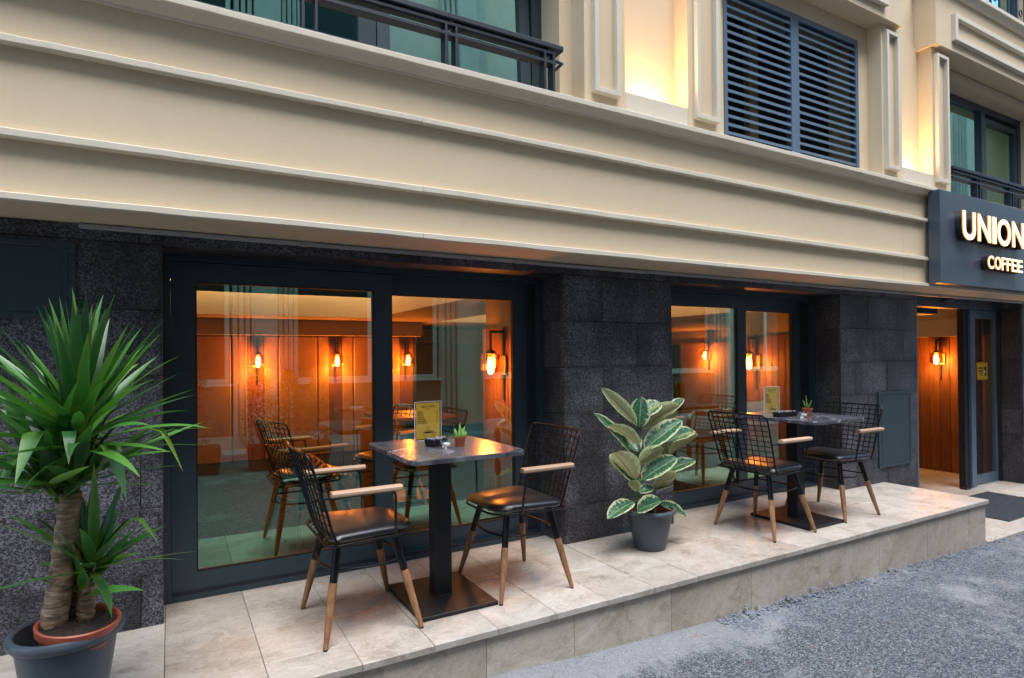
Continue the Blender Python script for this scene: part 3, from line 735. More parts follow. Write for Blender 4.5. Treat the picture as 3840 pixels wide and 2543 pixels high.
# ---- safety sticker on the door glass
st = thing('door_sticker', 'yellow rounded sticker with a masked face stuck on the entrance glass', 'sticker', (8.711, .2655, 1.027))
def rrect(w, h, r, n=5):
    p = []
    for cx, cz, a0 in ((w/2-r,h/2-r,0),(-w/2+r,h/2-r,90),(-w/2+r,-h/2+r,180),(w/2-r,-h/2+r,270)):
        for i in range(n+1): a = R(a0+90*i/n); p.append((cx+r*math.cos(a), cz+r*math.sin(a)))
    return p
obj('sheet', MB().prism(rrect(.252,.212,.016), 'y', -.0015, .0), M['sticker_yellow'], st)
obj('border_line', MB().box(-.112,.112,-.0021,-.0014,.0925,.0955).box(-.112,.112,-.0021,-.0014,-.0955,-.0925), M['black_ink'], st)
def text_mesh(body, size, extrude=.0, align='LEFT', xs=1.0, offset=0.0, spacing=1.0):
    cu = bpy.data.curves.new('text', 'FONT'); cu.body = body; cu.size = size; cu.extrude = extrude; cu.align_x = align; cu.offset = offset; cu.space_character = spacing; cu.resolution_u = 4
    o = bpy.data.objects.new('text', cu); col.objects.link(o); bpy.context.view_layer.update()
    dg = bpy.context.evaluated_depsgraph_get(); me = bpy.data.meshes.new_from_object(o.evaluated_get(dg))
    bpy.data.objects.remove(o); bpy.data.curves.remove(cu)
    me.materials.clear()
    me.transform(Matrix(((xs,0,0,0),(0,0,-1,0),(0,1,0,0),(0,0,0,1))))      # stands up in x-z, faces -y
    return me
for body, z, s in (('MASKESİZ',.026,.034),('GİRİLMEZ',-.012,.034),('PLEASE KEEP YOUR',-.036,.012),('MASK ON',-.052,.012)):
    obj('lettering', text_mesh(body.replace('İ','I'), s, .0003, 'CENTER', .80, .0006), M['black_ink'], st, loc=(-.045, -.0024, z))
head = [(.050,-.07),(.056,-.042),(.036,-.034),(.032,-.022),(.038,-.012),(.036,.0),(.040,.012),(.038,.030),(.046,.046),(.062,.056),(.080,.054),(.092,.040),(.094,.020),(.088,.004),(.086,-.016),(.094,-.034),(.088,-.052),(.070,-.066)]
obj('face_mark', MB().prism(head, 'y', -.0021, -.0014), M['black_ink'], st)
obj('mask_mark', MB().prism([(.029,-.028),(.027,-.002),(.044,.008),(.074,.006),(.062,-.020),(.044,-.034)], 'y', -.0027, -.0020), M['white_paint'], st)

# ---- illuminated sign
sg = thing('shop_sign', 'dark steel signboard reading UNION COFFEE in lit white letters over the entrance', 'sign', (0,0,0))
obj('panel', MB().box(6.138, 9.6, -.48, -.382, 1.896, 2.7585, .002), M['sign_panel'], sg)
def letter(ch, x0, x1, z0, z1, yb, yf, off):
    me = text_mesh(ch, 1.0, .5, 'LEFT', 1.0, off)
    xs_ = [v.co.x for v in me.vertices]; zs = [v.co.z for v in me.vertices]; a, b, c, d = min(xs_), max(xs_), min(zs), max(zs)
    for v in me.vertices:
        v.co = ((v.co.x-a)/(b-a)*(x1-x0)+x0, yb if v.co.y > 0 else yf, (v.co.z-c)/(d-c)*(z1-z0)+z0)
    me.update()
    me.materials.append(M['letter_side']); me.materials.append(M['letter_face'])
    for p in me.polygons: p.material_index = 1 if p.normal.y < -.9 else 0
    o = obj('letter', me, None, sg); return o
for ch, (a, b) in zip('UNION', ((6.407,6.654),(6.696,6.953),(6.986,7.069),(7.091,7.378),(7.413,7.680))): letter(ch, a, b, 2.310 if ch in 'UO' else 2.318, 2.580, -.4805, -.547, .024)
for ch, (a, b) in zip('COFFEE', ((6.89,7.007),(7.029,7.158),(7.173,7.266),(7.284,7.377),(7.389,7.501),(7.513,7.632))): letter(ch, a, b, 2.068, 2.196, -.4805, -.547, .014)

# ================================================================== INTERIOR (seen through the glass)
it = obj('interior_floor', MB().box(-3.4, 6.4, .405, 7.0, -.06, -.003), M['int_floor'], B)
lf = obj('lobby_floor', MB().box(6.4, 9.4, .302, 7.0, -.42, -.392), M['grout'], B)
for i in range(5):
    for j in range(4):
        obj('floor_tile', MB().box(6.42+i*.56, 6.977+i*.56, .304+j*.6, .901+j*.6, -.391, -.3585, .001), M['lobby_stone'], lf)
obj('interior_wall', MB().box(-3.5, -3.4, .40, 7.1, -.4, 2.3).box(-3.4, 9.4, 7.0, 7.1, -.4, 2.3).box(9.24, 9.4, .405, 7.0, -.4, 2.3).box(6.30, 6.4, 2.6, 7.0, -.4, -.003).box(6.30, 6.4, .31, 2.6, -.4, -.003), M['bulkhead'], B)
obj('interior_ceiling', MB().box(-3.5, 9.4, .31, 7.1, 2.16, 2.3), M['ceiling_white'], B)
# lowered ceiling rings leave lit trays
def tray_lining(x0, x1, y0, y1):
    e = .012
    obj('tray_lining', MB().box(x0, x0+e, y0, y1, 1.752, 2.0).box(x1-e, x1, y0, y1, 1.752, 2.0).box(x0+e, x1-e, y0, y0+e, 1.752, 2.0).box(x0+e, x1-e, y1-e, y1, 1.752, 2.0), M['ceiling_white'], B)
tray_lining(-2.599, 2.199, .751, 3.999); tray_lining(3.201, 5.709, .801, 4.399)
def slab_with_hole(X0, X1, Y0, Y1, x0, x1, y0, y1, z0, z1):
    return MB().box(X0, x0, Y0, Y1, z0, z1).box(x1, X1, Y0, Y1, z0, z1).box(x0, x1, Y0, y0, z0, z1).box(x0, x1, y1, Y1, z0, z1)
obj('lowered_ceiling', slab_with_hole(-3.4, 2.6, .405, 4.795, -2.6, 2.2, .75, 4.0, 1.75, 2.0), M['bulkhead'], B)
obj('lowered_ceiling', slab_with_hole(2.6, 6.3, .405, 6.99, 3.2, 5.71, .8, 4.4, 1.75, 2.0), M['bulkhead'], B)
obj('lowered_ceiling', MB().box(6.3, 9.23, 3.2, 6.99, 1.75, 2.0).box(8.98, 9.23, .405, 3.2, 1.474, 1.70), M['bulkhead'], B)
obj('bulkhead', MB().box(-3.4, 3.05, 4.55, 4.795, 1.555, 1.749).box(3.05, 9.2, 6.3, 6.99, 1.50, 1.749), M['bulkhead'], B)
for nm, (x0, x1, y0, y1) in (('near',(-2.6,2.2,.75,4.0)),('far',(3.2,5.71,.8,4.4)),('lobby',(7.0,8.7,.9,2.3))):
    z = 2.004
    led = thing('cove_light', 'warm light strip hidden round the %s ceiling tray' % nm, 'light strip')
    a = .06
    for q in ((x0+.05,x1-.05,y0+.12,y0+.16),(x0+.05,x1-.05,y1-.16,y1-.12)): obj('strip', MB().box(*q, 2.085, 2.10), M['cove_led_dim' if nm == 'lobby' else 'cove_led'], led)
    for q in ((x0+.12,x0+.16,y0+.2,y1-.2),(x1-.16,x1-.12,y0+.2,y1-.2)): obj('strip', MB().box(*q, 2.085, 2.10), M['cove_led_dim' if nm == 'lobby' else 'cove_led'], led)
# padded tan wall with dark timber strips
bw = obj('padded_wall', MB().box(-3.4, 3.05, 4.80, 6.98, -.003, 1.553), M['dark_void'], B)
xs_ = [-3.3,-2.8,-2.33,-2.15,-1.97,-1.80,-1.32,-1.15,-.97,-.8,-.32,-.14,.03,.2,.66,.84,1.03,1.2,1.68,1.83,2.0,2.15,2.63,2.8,3.0]
for a, b in zip(xs_, xs_[1:]):
    strip = any(abs(a-s) < .01 for s in (-2.15,-1.15,-.14,.84,1.83,2.8))
    obj('timber_strip' if strip else 'padded_panel', MB().box(a+.003, b-.003, 4.79 if strip else 4.765, 4.7995, 0, 1.548, .002 if strip else .014), M['plank_wood' if strip else 'tan_leather'], bw)
# timber-clad piers and entrance side wall
def plank_box(name, x0, x1, y0, y1, z0, z1, w, faces):
    core = obj(name, MB().box(x0+.012, x1-.012, y0+.0, y1-.012, z0, z1), M['dark_void'], B)
    if 'x0' in faces:
        y = y0
        while y < y1-.02:
            y2 = min(y1, y+w); obj('plank', MB().box(x0, x0+.0115, y+.002, y2-.002, z0+.002, z1-.002, .002), M['plank_wood'], core); y = y2
    if 'y1' in faces:
        x = x0
        while x < x1-.02:
            x2 = min(x1, x+w); obj('plank', MB().box(x+.002, x2-.002, y1-.0115, y1, z0+.002, z1-.002, .002), M['plank_wood'], core); x = x2
plank_box('timber_pier', 2.25, 3.30, .405, 1.125, -.002, 1.49, .072, ('x0','y1'))
plank_box('timber_pier', 5.35, 6.62, .405, 1.16, -.002, 1.455, .077, ('x0',))
plank_box('timber_wall', 9.15, 9.239, .32, 3.6, -.358, 1.473, .125, ('x0',))
obj('timber_slat_wall', MB().box(9.17, 9.239, 3.6, 6.99, -.39, 1.5), M['tan_leather'], B)
for i in range(7): obj('dark_slat', MB().box(9.14, 9.1695, 5.75+i*.13, 5.82+i*.13, -.35, 1.48), M['dark_void'], B)
for a, b, c, d, z0 in ((2.27,3.3,.405,1.1,1.4905),(5.37,6.6,.405,1.15,1.4555)): obj('bulkhead', MB().box(a, b, c, d, z0, 1.7495), M['bulkhead'], B)
ac = thing('air_curtain', 'grey air curtain unit fixed above the inside of the entrance', 'air curtain', (7.75,.62,1.735))
obj('casing', MB().box(-.75,.46,-.10,.10,0,.075,.008), M['frame'], ac); obj('grille', MB().box(-.70,.42,-.085,.085,-.006,-.0005), M['alu'], ac)

# ---- wall lamps: bulb under a glass cylinder on a square timber plate
def make_lamp():
    t = thing('wall_lamp', 'x', 'wall lamp', group='amber wall lamps inside the cafe')
    obj('wall_bar', MB().box(-.012, .012, -.016, -.001, -.27, .29, .002), M['lamp_metal'], t)
    obj('back_plate', MB().box(-.055, .055, -.020, -.0165, -.075, .072).box(-.05, .05, -.0225, -.0205, -.07, .067), M['brass'], t)
    obj('arm', MB().box(-.009, .009, -.128, -.0165, .245, .265, .002).box(-.008, .008, -.128, -.112, .125, .2445, .002), M['lamp_metal'], t)
    obj('cap', MB().lathe([(.010,.128),(.014,.118),(.040,.098),(.046,.088),(.044,.086),(.01,.086)], 20, (0,-.12,0), capt=True), M['lamp_metal'], t, smooth=50)
    obj('glass_shade', MB().lathe([(.020,.085),(.070,.083),(.074,.078),(.074,-.052),(.071,-.052),(.071,.075),(.066,.080),(.020,.082)], 28, (0,-.12,0)), M['lamp_glass'], t, smooth=50)
    b = obj('bulb', MB().lathe([(.012,.070),(.016,.045),(.026,.012),(.030,-.015),(.026,-.045),(.012,-.066),(.002,-.070)], 18, (0,-.12,0), capt=True), M['bulb'], t, smooth='all')
    obj('socket', MB().lathe([(.0165,.085),(.0165,.060),(.012,.060)], 16, (0,-.12,0)), M['brass'], t, smooth=40)
    ld = bpy.data.lights.new('bulb_light', 'POINT'); ld.energy = 7.0; ld.color = (1.0,.40,.065); ld.shadow_soft_size = .035
    lo = bpy.data.objects.new('bulb_light', ld); col.objects.link(lo); lo.parent = t; lo.location = (0,-.165,-.015)
    return t
lamp0 = make_lamp()
LAMPS = [((0.949,4.789,1.229),0,'leftmost lit amber wall lamp on the padded back wall',6),
         ((1.912,4.789,1.228),0,'lit amber lamp on the padded wall, second from the left',6),
         ((2.886,4.789,1.224),0,'lit amber lamp at the right end of the padded wall',6),
         ((-1.05,4.789,1.218),0,'lit amber lamp on the padded wall hidden behind the left frame',6),
         ((2.249,0.752,1.193),-90,'large near amber lamp on the timber pier, right side of the nearer window',5),
         ((5.349,0.896,1.177),-90,'amber lamp on the dark planks in the right pane of the farther window',5),
         ((9.169,5.004,1.253),-90,'small far amber lamp in the left pane of the farther window',9),
         ((9.149,0.928,1.175),-90,'amber lamp glowing on the plank wall inside the entrance',4)]
for i, (loc, rz, lab, e) in enumerate(LAMPS):
    t = lamp0 if i == 0 else copy_tree(lamp0)
    t.location = loc; t.rotation_euler = (0,0,R(rz)); t['label'] = lab
    for ch in t.children:
        if ch.type == 'LIGHT':
            if i: ch.data = ch.data.copy()
            ch.data.energy = e*2.8

# ================================================================== FURNITURE
def arc_pts(a, b, bow, n=8):
    a, b, bow = Vector(a), Vector(b), Vector(bow)
    return [a.lerp(b, i/n) + bow*(4*(i/n)*(1-i/n)) for i in range(n+1)]
def make_chair():
    """faces +x, origin on the floor under the seat"""
    t = thing('wire_chair', 'x', 'chair', group='black wire armchairs with wooden feet')
    feet = {(sx,sy): Vector((sx*.218, sy*.252, 0)) for sx in (-1,1) for sy in (-1,1)}
    tops = {(sx,sy): Vector((sx*.130-.008, sy*.150, .425)) for sx in (-1,1) for sy in (-1,1)}
    for key in feet:
        f, p = feet[key], tops[key]; mid = f.lerp(p, .615)
        lg = obj('leg', MB().tube([mid.lerp(p, -.01), p], [.0175,.0185], 14), M['black_metal'], t, smooth=50)
        obj('wooden_foot', MB().tube([f+Vector((0,0,.006)), f.lerp(mid,.5), f.lerp(mid,.96), mid], [.0105,.0165,.0195,.0178], 14), M['leg_wood'], lg, smooth=50)
        obj('foot_cap', MB().tube([f, f+Vector((0,0,.0065))], [.0095,.0105], 10), M['plastic_black'], lg)
    at = lambda key, k: feet[key].lerp(tops[key], k)
    for a, b, bow in (((-1,-1),(1,-1),(0,-.022,-.006)), ((-1,1),(1,1),(0,.022,-.006)), ((-1,-1),(-1,1),(-.03,0,-.006)), ((1,-1),(1,1),(.03,0,-.006))):
        obj('stretcher', MB().tube(arc_pts(at(a,.74), at(b,.74), bow), .0058, 8), M['black_metal'], t, smooth=50)
    # seat pan: rounded outline of rod + wire grid, then the cushion
    def outline(hx0, hx1, hy0, hy1, r, z, n=6):
        # rear half-width hy0, front half-width hy1
        c = [(hx1-r, hy1-r, 0), (hx0+.05, hy0-.05, 90), (hx0+.05, -hy0+.05, 180), (hx1-r, -hy1+r, 270)]; p = []
        for (cx, cy, a0), rr_ in zip(c, (r,.05,.05,r)):
            for i in range(n+1): a = R(a0+90*i/n); p.append(Vector((cx+rr_*math.cos(a), cy+rr_*math.sin(a), z)))
        return p
    ol = outline(-.205, .225, .245, .215, .11, .436)
    sf = MB().tube(ol, .0062, 8, closed=True)
    for i in range(7):
        y = -.18+.06*i; sf.tube([(-.19, y, .432), (.19-.5*max(0,abs(y)-.1), y, .432)], .0032, 5)
    for i in range(6):
        x = -.15+.06*i; sf.tube([(x, -.228+.04*max(0,x), .429), (x, .228-.04*max(0,x), .429)], .0032, 5)
    obj('seat_frame', sf, M['black_metal'], t, smooth=50)
    cu = MB(); rings = []
    for k, (ins, z) in enumerate(((.030,.438),(.012,.446),(.004,.458),(.010,.470),(.030,.480),(.075,.486),(.14,.489))):
        o2 = outline(-.196+ins, .222-ins, .238-ins, .212-ins, max(.02,.11-ins*.7), z); rings.append(o2)
    n = len(rings[0]); vs = [p for r_ in rings for p in r_]
    fs = [(i*n+k, i*n+(k+1)%n, (i+1)*n+(k+1)%n, (i+1)*n+k) for i in range(len(rings)-1) for k in range(n)] + [tuple(range(n))[::-1], tuple((len(rings)-1)*n+k for k in range(n))]
    cu.add(vs, fs); obj('seat_cushion', cu, M['leather'], t, smooth=60)
    # back: leaning, gently curved panel of welded wire inside a rod hoop
    def bp(u, v):      # u across -1..1, v up 0..1
        w = .232+.022*v; x = -.203-.105*v**1.15+.030*u*u*(1-.3*v); z = .452+.392*v
        if v < .12: x += .10*(.12-v); z -= .05*(.12-v)
        return Vector((x, u*w, z))
    hoop = []
    c = .10
    for i in range(13): hoop.append(bp(-1, i/12*(1-c)))
    for i in range(1,6): a = R(90*i/5); hoop.append(bp(-1+.16*(1-math.cos(a)), 1-c+c*math.sin(a)))
    for i in range(1,12): hoop.append(bp(-.84+1.68*i/12, 1))
    for i in range(0,6): a = R(90*i/5); hoop.append(bp(.84+.16*math.sin(a), 1-c+c*math.cos(a)))
    for i in range(1,13): hoop.append(bp(1, (1-c)*(1-i/12)))
    hoop = [Vector((-.16,-.246,.437)), Vector((-.19,-.244,.437))] + hoop + [Vector((-.19,.244,.437)), Vector((-.16,.246,.437))]
    obj('back_hoop', MB().tube(hoop, .0062, 8), M['black_metal'], t, smooth=50)
    wm = MB()
    for i in range(1, 10):
        u = -1+2*i/10; e = 1 if abs(u) < .85 else .97
        wm.tube([bp(u, v/10*e) + Vector((-.002,0,0)) for v in range(0,11)] , .0035, 6)
        b0 = bp(u, 0); wm.tube([b0+Vector((-.002,0,0)), b0+Vector((.012,0,-.014)), (-.16, b0.y*.97, .430)], .0035, 6)
    for j in range(1, 11):
        v = j/11; wm.tube([bp(-1+2*i/10, v)+Vector((.002,0,0)) for i in range(11)], .0035, 6)
    obj('wire_back', wm, M['black_metal'], t, smooth=50)
    for sy in (-1, 1):
        y = sy*.292; bk = bp(sy, .50)
        obj('arm_rod', MB().tube([bk, bk+Vector((.03,sy*.012,.0)), (-.19,y-sy*.006,.652), (-.16,y,.657), (.06,y,.660), (.078,y,.655), (.085,y,.640), (.095,sy*.262,.452), (.092,sy*.236,.436)], .0060, 8), M['black_metal'], t, smooth=50)
        a = MB(); pr = [(-.019,.0),(-.023,.006),(-.023,.016),(-.017,.023),(.017,.023),(.023,.016),(.023,.006),(.019,.0)]
        a.add([(x, y+py*s_, .661+pz) for x, s_ in ((-.20,.85),(-.195,1),(.108,1),(.113,.85)) for py, pz in pr],
              [(i*8+k, i*8+(k+1)%8, (i+1)*8+(k+1)%8, (i+1)*8+k) for i in range(3) for k in range(8)] + [tuple(range(8)), tuple(24+k for k in range(8))[::-1]])
        obj('armrest', a, M['arm_wood'], t)
    return t
ch0 = make_chair()
CH = [((.793,-.42,.0005),0,'wire armchair at the left of the nearer table, back to the yucca'),
      ((1.668,-.385,.0005),180,'wire armchair right of the nearer table, against the granite pier'),
      ((3.722,-.430,.0005),0,'wire armchair left of the farther table, just behind the rubber plant'),
      ((4.565,-.400,.0005),180,'rightmost wire armchair, beside the dark wall panel by the entrance')]
for i, (loc, rz, lab) in enumerate(CH):
    t = ch0 if i == 0 else copy_tree(ch0)
    t.location = loc; t.rotation_euler = (0,0,R(rz)); t['label'] = lab
ichairs = [((.86,1.02,-.0025),14,'wire armchair behind the glass of the nearer window, orange cushion on it'),
           ((1.55,1.50,-.0025),200,'dim wire armchair behind the glass, facing the cushioned one'),
           ((4.05,1.10,-.0025),10,'dim wire armchair behind the glass of the farther window')]
for loc, rz, lab in ichairs:
    t = copy_tree(ch0); t.location = loc; t.rotation_euler = (0,0,R(rz)); t['label'] = lab; t['group'] = 'wire armchairs inside the cafe'
cs = MB(); n = 12
for s_ in (1,-1):
    vs = []
    for i in range(n+1):
        for j in range(n+1):
            u, v = -1+2*i/n, -1+2*j/n; pin = 1-.10*(1-abs(u*v))*(abs(u)**4+abs(v)**4)
            vs.append((s_*.075*((1-u*u)*(1-v*v))**.45, u*.21*pin, v*.21*pin))
    f = [(i*(n+1)+j, (i+1)*(n+1)+j, (i+1)*(n+1)+j+1, i*(n+1)+j+1) for i in range(n) for j in range(n)]
    cs.add(vs, f if s_ > 0 else [q[::-1] for q in f])
tag(obj('cushion', cs, M['cushion_weave'], loc=(.775,.94,.555), rot=(R(4),R(-58),R(10)), smooth='all', recalc=False), 'orange and black diamond patterned cushion on the chair behind the glass', 'cushion')

def make_table(label, x, y, h=.785, w=.61, d=.72, base=(-.02,0)):
    t = thing('cafe_table', label, 'table', (x, y, .0005), group='marble topped bistro tables')
    c = .05; sx, sy = w/2, d/2
    poly = []
    for cx, cy_, a0 in ((sx-c,sy-c,0),(-sx+c,sy-c,90),(-sx+c,-sy+c,180),(sx-c,-sy+c,270)):
        for i in range(4): a = R(a0+30*i); poly.append((cx+c*math.cos(a), cy_+c*math.sin(a)))
    tp = MB(); n = len(poly)
    lay = [(h-.024,.994),(h-.021,1.0),(h-.004,1.0),(h,.994)]
    tp.add([(px*s_, py*s_, z) for z, s_ in lay for px, py in poly], [(i*n+k, i*n+(k+1)%n, (i+1)*n+(k+1)%n, (i+1)*n+k) for i in range(3) for k in range(n)] + [tuple(range(n))[::-1], tuple(3*n+k for k in range(n))])
    obj('table_top', tp, M['marble'], t)
    bx, by = base
    obj('spider', MB().box(bx-.16,bx+.16,by-.16,by+.16,h-.034,h-.0245), M['table_steel'], t)
    obj('column', MB().box(bx-.046,bx+.046,by-.046,by+.046,.0215,h-.0345,.004), M['table_steel'], t)
    obj('weld_collar', MB().box(bx-.049,bx+.049,by-.049,by+.049,.0205,.025,.001), M['table_steel'], t)
    obj('base_plate', MB().box(bx-.208,bx+.208,by-.250,by+.250,0,.020,.002), M['table_steel'], t)
    return t
make_table('nearer cafe table with dark veined marble top and square black column', 1.252, -.375)
make_table('farther cafe table with dark marble top, near the entrance', 4.165, -.390)
ti = thing('inner_table', 'dark table inside the cafe behind the nearer window', 'table', (1.9,1.9,-.0025))
obj('table_top', MB().box(-.32,.32,-.36,.36,.72,.75,.004), M['plank_wood'], ti); obj('column', MB().box(-.04,.04,-.04,.04,.02,.7195), M['table_steel'], ti); obj('base_plate', MB().box(-.2,.2,-.24,.24,0,.0195), M['table_steel'], ti)

# ---- things on the tables
def menu(label, x, y, z, rz, w=.150, h=.205):
    t = thing('menu_stand', label, 'menu stand', (x, y, z), R(rz), group='yellow drinks menus in acrylic stands')
    obj('acrylic_holder', MB().box(-w/2-.008,w/2+.008,-.004,-.002,.003,h+.008).box(-w/2-.008,w/2+.008,.002,.004,.003,h+.008), M['clear_glass'], t)
    obj('acrylic_edge', MB().box(-w/2-.010,-w/2-.0082,-.004,.004,.003,h+.009).box(w/2+.0082,w/2+.010,-.004,.004,.003,h+.009).box(-w/2-.010,w/2+.010,-.004,.004,h+.0092,h+.011), M['acrylic_edge'], t)
    obj('acrylic_foot', MB().box(-w/2-.010,w/2+.010,-.045,.045,.0005,.0028,.0006), M['clear_glass'], t)
    obj('foot_edge', MB().box(-w/2-.0115,-w/2-.0102,-.045,.045,.0005,.003).box(w/2+.0102,w/2+.0115,-.045,.045,.0005,.003).box(-w/2-.010,w/2+.010,-.0462,-.0452,.0005,.003), M['acrylic_edge'], t)
    cd_ = MB(); cd_.box(-w/2,w/2,-.0006,.0006,.004,h+.004); cd_.mi = [0,0,0,1,0,0]
    card = obj('menu_card', cd_, [M['menu_card'], M['card_back']], t)
    def tx(body, xx, zz, s, al='LEFT', xs=.8, off=.0, sp=1.0):
        obj('lettering', text_mesh(body, s, .0001, al, xs, off, sp), M['black_ink'], card, loc=(xx, -.0010, zz))
    tx('UNION COFFEE', 0, h*.885, .0155, 'CENTER', .72, .0003, 1.15); tx('(DRINKS MENU)', 0, h*.835, .0065, 'CENTER', .8)
    for i, (a, p) in enumerate((('ESPRESSO','16 TL'),('AMERICANO','14 TL'),('CAFE LATTE','15 TL'),('CAPPUCCINO','16 TL'),('TURKISH COFFEE','14 TL'),('DOUBLE ESPRESSO','18 TL'),('LATTE MACCHIATO','18 TL'))):
        tx(a, -w*.45, h*(.755-.053*i), .0092, 'LEFT', .68, .0002, 1.1); tx(p, w*.43, h*(.755-.053*i), .0080, 'RIGHT', .66)
    cup = MB(); q = lambda p_: [(px, -.0012, pz) for px, pz in p_]
    el = lambda cx, cz, rx, rz_, a0=0, a1=360, k=18: [(cx+rx*math.cos(R(a0+(a1-a0)*i/k)), cz+rz_*math.sin(R(a0+(a1-a0)*i/k))) for i in range(k+1)]
    cup.tube(q(el(0,.042,.029,.0075)), .0007, 4); cup.tube(q(el(0,.042,.030,.036,180,250)), .0009, 4); cup.tube(q(el(0,.042,.030,.036,290,360)), .0007, 4)
    cup.tube(q(el(.034,.030,.012,.010,-110,120)), .0007, 4); cup.tube(q(el(.034,.030,.008,.006,-110,120)), .0005, 4)
    cup.prism(el(0,.0395,.024,.0042)[:-1], 'y', -.0013, -.0008)
    for sx in (-.008,.003):
        cup.tube(q([(sx+.003*math.sin(i*.9), .054+.0045*i) for i in range(6)]), .0008, 4)
    obj('cup_drawing', cup, M['black_ink'], card)
    return t
TZ = .7858
menu('yellow printed drinks menu standing on the nearer table', 1.288, -.075, TZ, 6)
menu('yellow printed drinks menu standing on the farther table', 4.11, -.215, TZ, -4)
def candle(label, x, y, wavy=True):
    t = thing('candle_holder', label, 'candle holder', (x, y, TZ), group='glass tealight holders')
    n = 24; prof = [(.020,.001),(.024,.006),(.033,.020),(.040,.036),(.042,.040),(.040,.040),(.031,.022),(.021,.009),(.002,.007)]
    vs = []
    for r, z in prof:
        for k in range(n):
            a = 2*math.pi*k/n; zz = z*(1+.13*math.cos(2*a)) if z > .01 else z
            vs.append((r*math.cos(a), r*math.sin(a), zz))
    g = MB().add(vs, [(i*n+k, i*n+(k+1)%n, (i+1)*n+(k+1)%n, (i+1)*n+k) for i in range(len(prof)-1) for k in range(n)] + [tuple(range(n))[::-1]])
    obj('glass_bowl', g, M['clear_glass'], t, smooth=50)
    obj('tealight', MB().lathe([(.0185,.0085),(.0190,.024),(.0175,.0245),(.0175,.022),(.002,.022)], 20, capb=True), M['wax'], t, smooth=40)
    obj('wick', MB().tube([(0,0,.022),(.001,0,.030)], .0009, 5), M['black_ink'], t)
candle('glass tealight bowl in front of the cactus on the nearer table', 1.245, -.440); candle('glass tealight bowl on the farther table beside the small conifer', 4.092, -.500)
def caddy(label, x, y, rz, w=.125, d=.06):
    t = thing('sweetener_box', label, 'box', (x, y, TZ), R(rz), group='black boxes of wrapped sweets')
    b = MB(); h = .034; f = 1.12
    o = [(-w/2,-d/2),(w/2,-d/2),(w/2,d/2),(-w/2,d/2)]
    vs = [(px,py,.0003) for px,py in o] + [(px*f,py*f,h) for px,py in o] + [(px*f*.95,py*f*.92,h) for px,py in o] + [(px*.95,py*.92,.006) for px,py in o]
    b.add(vs, [(3,2,1,0)] + [(i*4+k, i*4+(k+1)%4, (i+1)*4+(k+1)%4, (i+1)*4+k) for i in range(3) for k in range(4)] + [(12,13,14,15)]); obj('tray', b, M['gloss_black'], t)
    r_ = random.Random(hash(label) % 97)
    for i in range(7):
        for j in range(2):
            cx, cy_ = -w*.46+w*.92*i/6+r_.uniform(-.003,.003), (-.014+.028*j)+r_.uniform(-.003,.003)
            obj('wrapped_sweet', MB().lathe([(.002,-.008),(.0085,-.005),(.010,.0),(.0085,.005),(.002,.008)], 8, (cx, cy_, .034+r_.uniform(0,.006)), tilt=Matrix.Rotation(r_.uniform(.3,1.4),3,'X') @ Matrix.Rotation(r_.uniform(0,3),3,'Z'), capb=True, capt=True), M['wrap'], t, smooth=50)
caddy('black tray of wrapped sweets behind the tealight on the nearer table', 1.228, -.345, 20, .10, .06); caddy('long black tray of wrapped sweets on the farther table', 4.015, -.400, -8, .165, .06)
def small_pot(name, label, x, y, k=1.0):
    t = thing(name, label, 'potted plant', (x, y, TZ))
    obj('pot', MB().lathe([(.022*k,.0004),(.028*k,.040*k),(.031*k,.0405*k),(.033*k,.054*k),(.030*k,.054*k),(.028*k,.046*k),(.002,.046*k)], 24, capb=True), M['terracotta'], t, smooth=40)
    obj('soil', MB().lathe([(.0275*k,.0472*k),(.002,.049*k)], 16), M['soil'], t)
    return t
t = small_pot('potted_cactus', 'fingered green cactus in a small terracotta pot on the nearer table', 1.322, -.437)
r_ = random.Random(4)
for dx, dy, h, lean in ((0,0,.075,0),(-.016,.006,.052,-.25),(.016,.004,.058,.28),(-.008,-.014,.040,-.10),(.008,-.014,.036,.15),(-.020,-.006,.046,-.42),(.006,.014,.055,.10),(.021,-.008,.034,.34),(.010,.008,.048,.18)):
    m_ = MB(); n = 10; vs = []
    for i in range(7):
        v = i/6; r = .0085*(1-v**3)*(.8+.2*math.sin(math.pi*v))+.0006
        for k in range(n):
            a = 2*math.pi*k/n; q = 1+.16*(k % 2); vs.append((dx+lean*h*v*v*.6+lean*.012+r*q*math.cos(a), dy+r*q*math.sin(a), .046+h*v))
    m_.add(vs, [(i*n+k, i*n+(k+1)%n, (i+1)*n+(k+1)%n, (i+1)*n+k) for i in range(6) for k in range(n)] + [tuple(60+k for k in range(n))])
    obj('stem', m_, M['succulent'], t, smooth='all')
t = small_pot('potted_conifer', 'feathery green seedling in a small terracotta pot on the farther table', 4.172, -.475, 1.15)
for dx, dy, h, lx in ((0,0,.105,-.014),(-.012,.004,.070,-.032),(.014,.0,.066,.040),(.006,-.010,.050,.018),(-.006,-.008,.045,-.012)):
    m_ = MB(); 
    m_.tube([(dx*.3,dy*.3,.05),(dx+lx*.5,dy,.05+h*.5),(dx+lx,dy,.05+h)], [.002,.0016,.0006], 5)
    for i in range(34):
        v = .12+.88*i/33; c = Vector((dx*.3+(dx*.7+lx)*v, dy*(.3+.7*v), .05+h*v)); a = i*2.4; L = .018*(1.05-v*.75)
        d = Vector((math.cos(a), math.sin(a), .55)).normalized()*L; s_ = Vector((-math.sin(a), math.cos(a), 0))*.0028
        m_.add([c-s_*.4, c+d*.55-s_, c+d, c+d*.55+s_, c+s_*.4], [(0,1,2,3,4)])
    obj('sprig', m_, M['succulent_b'], t, recalc=False)

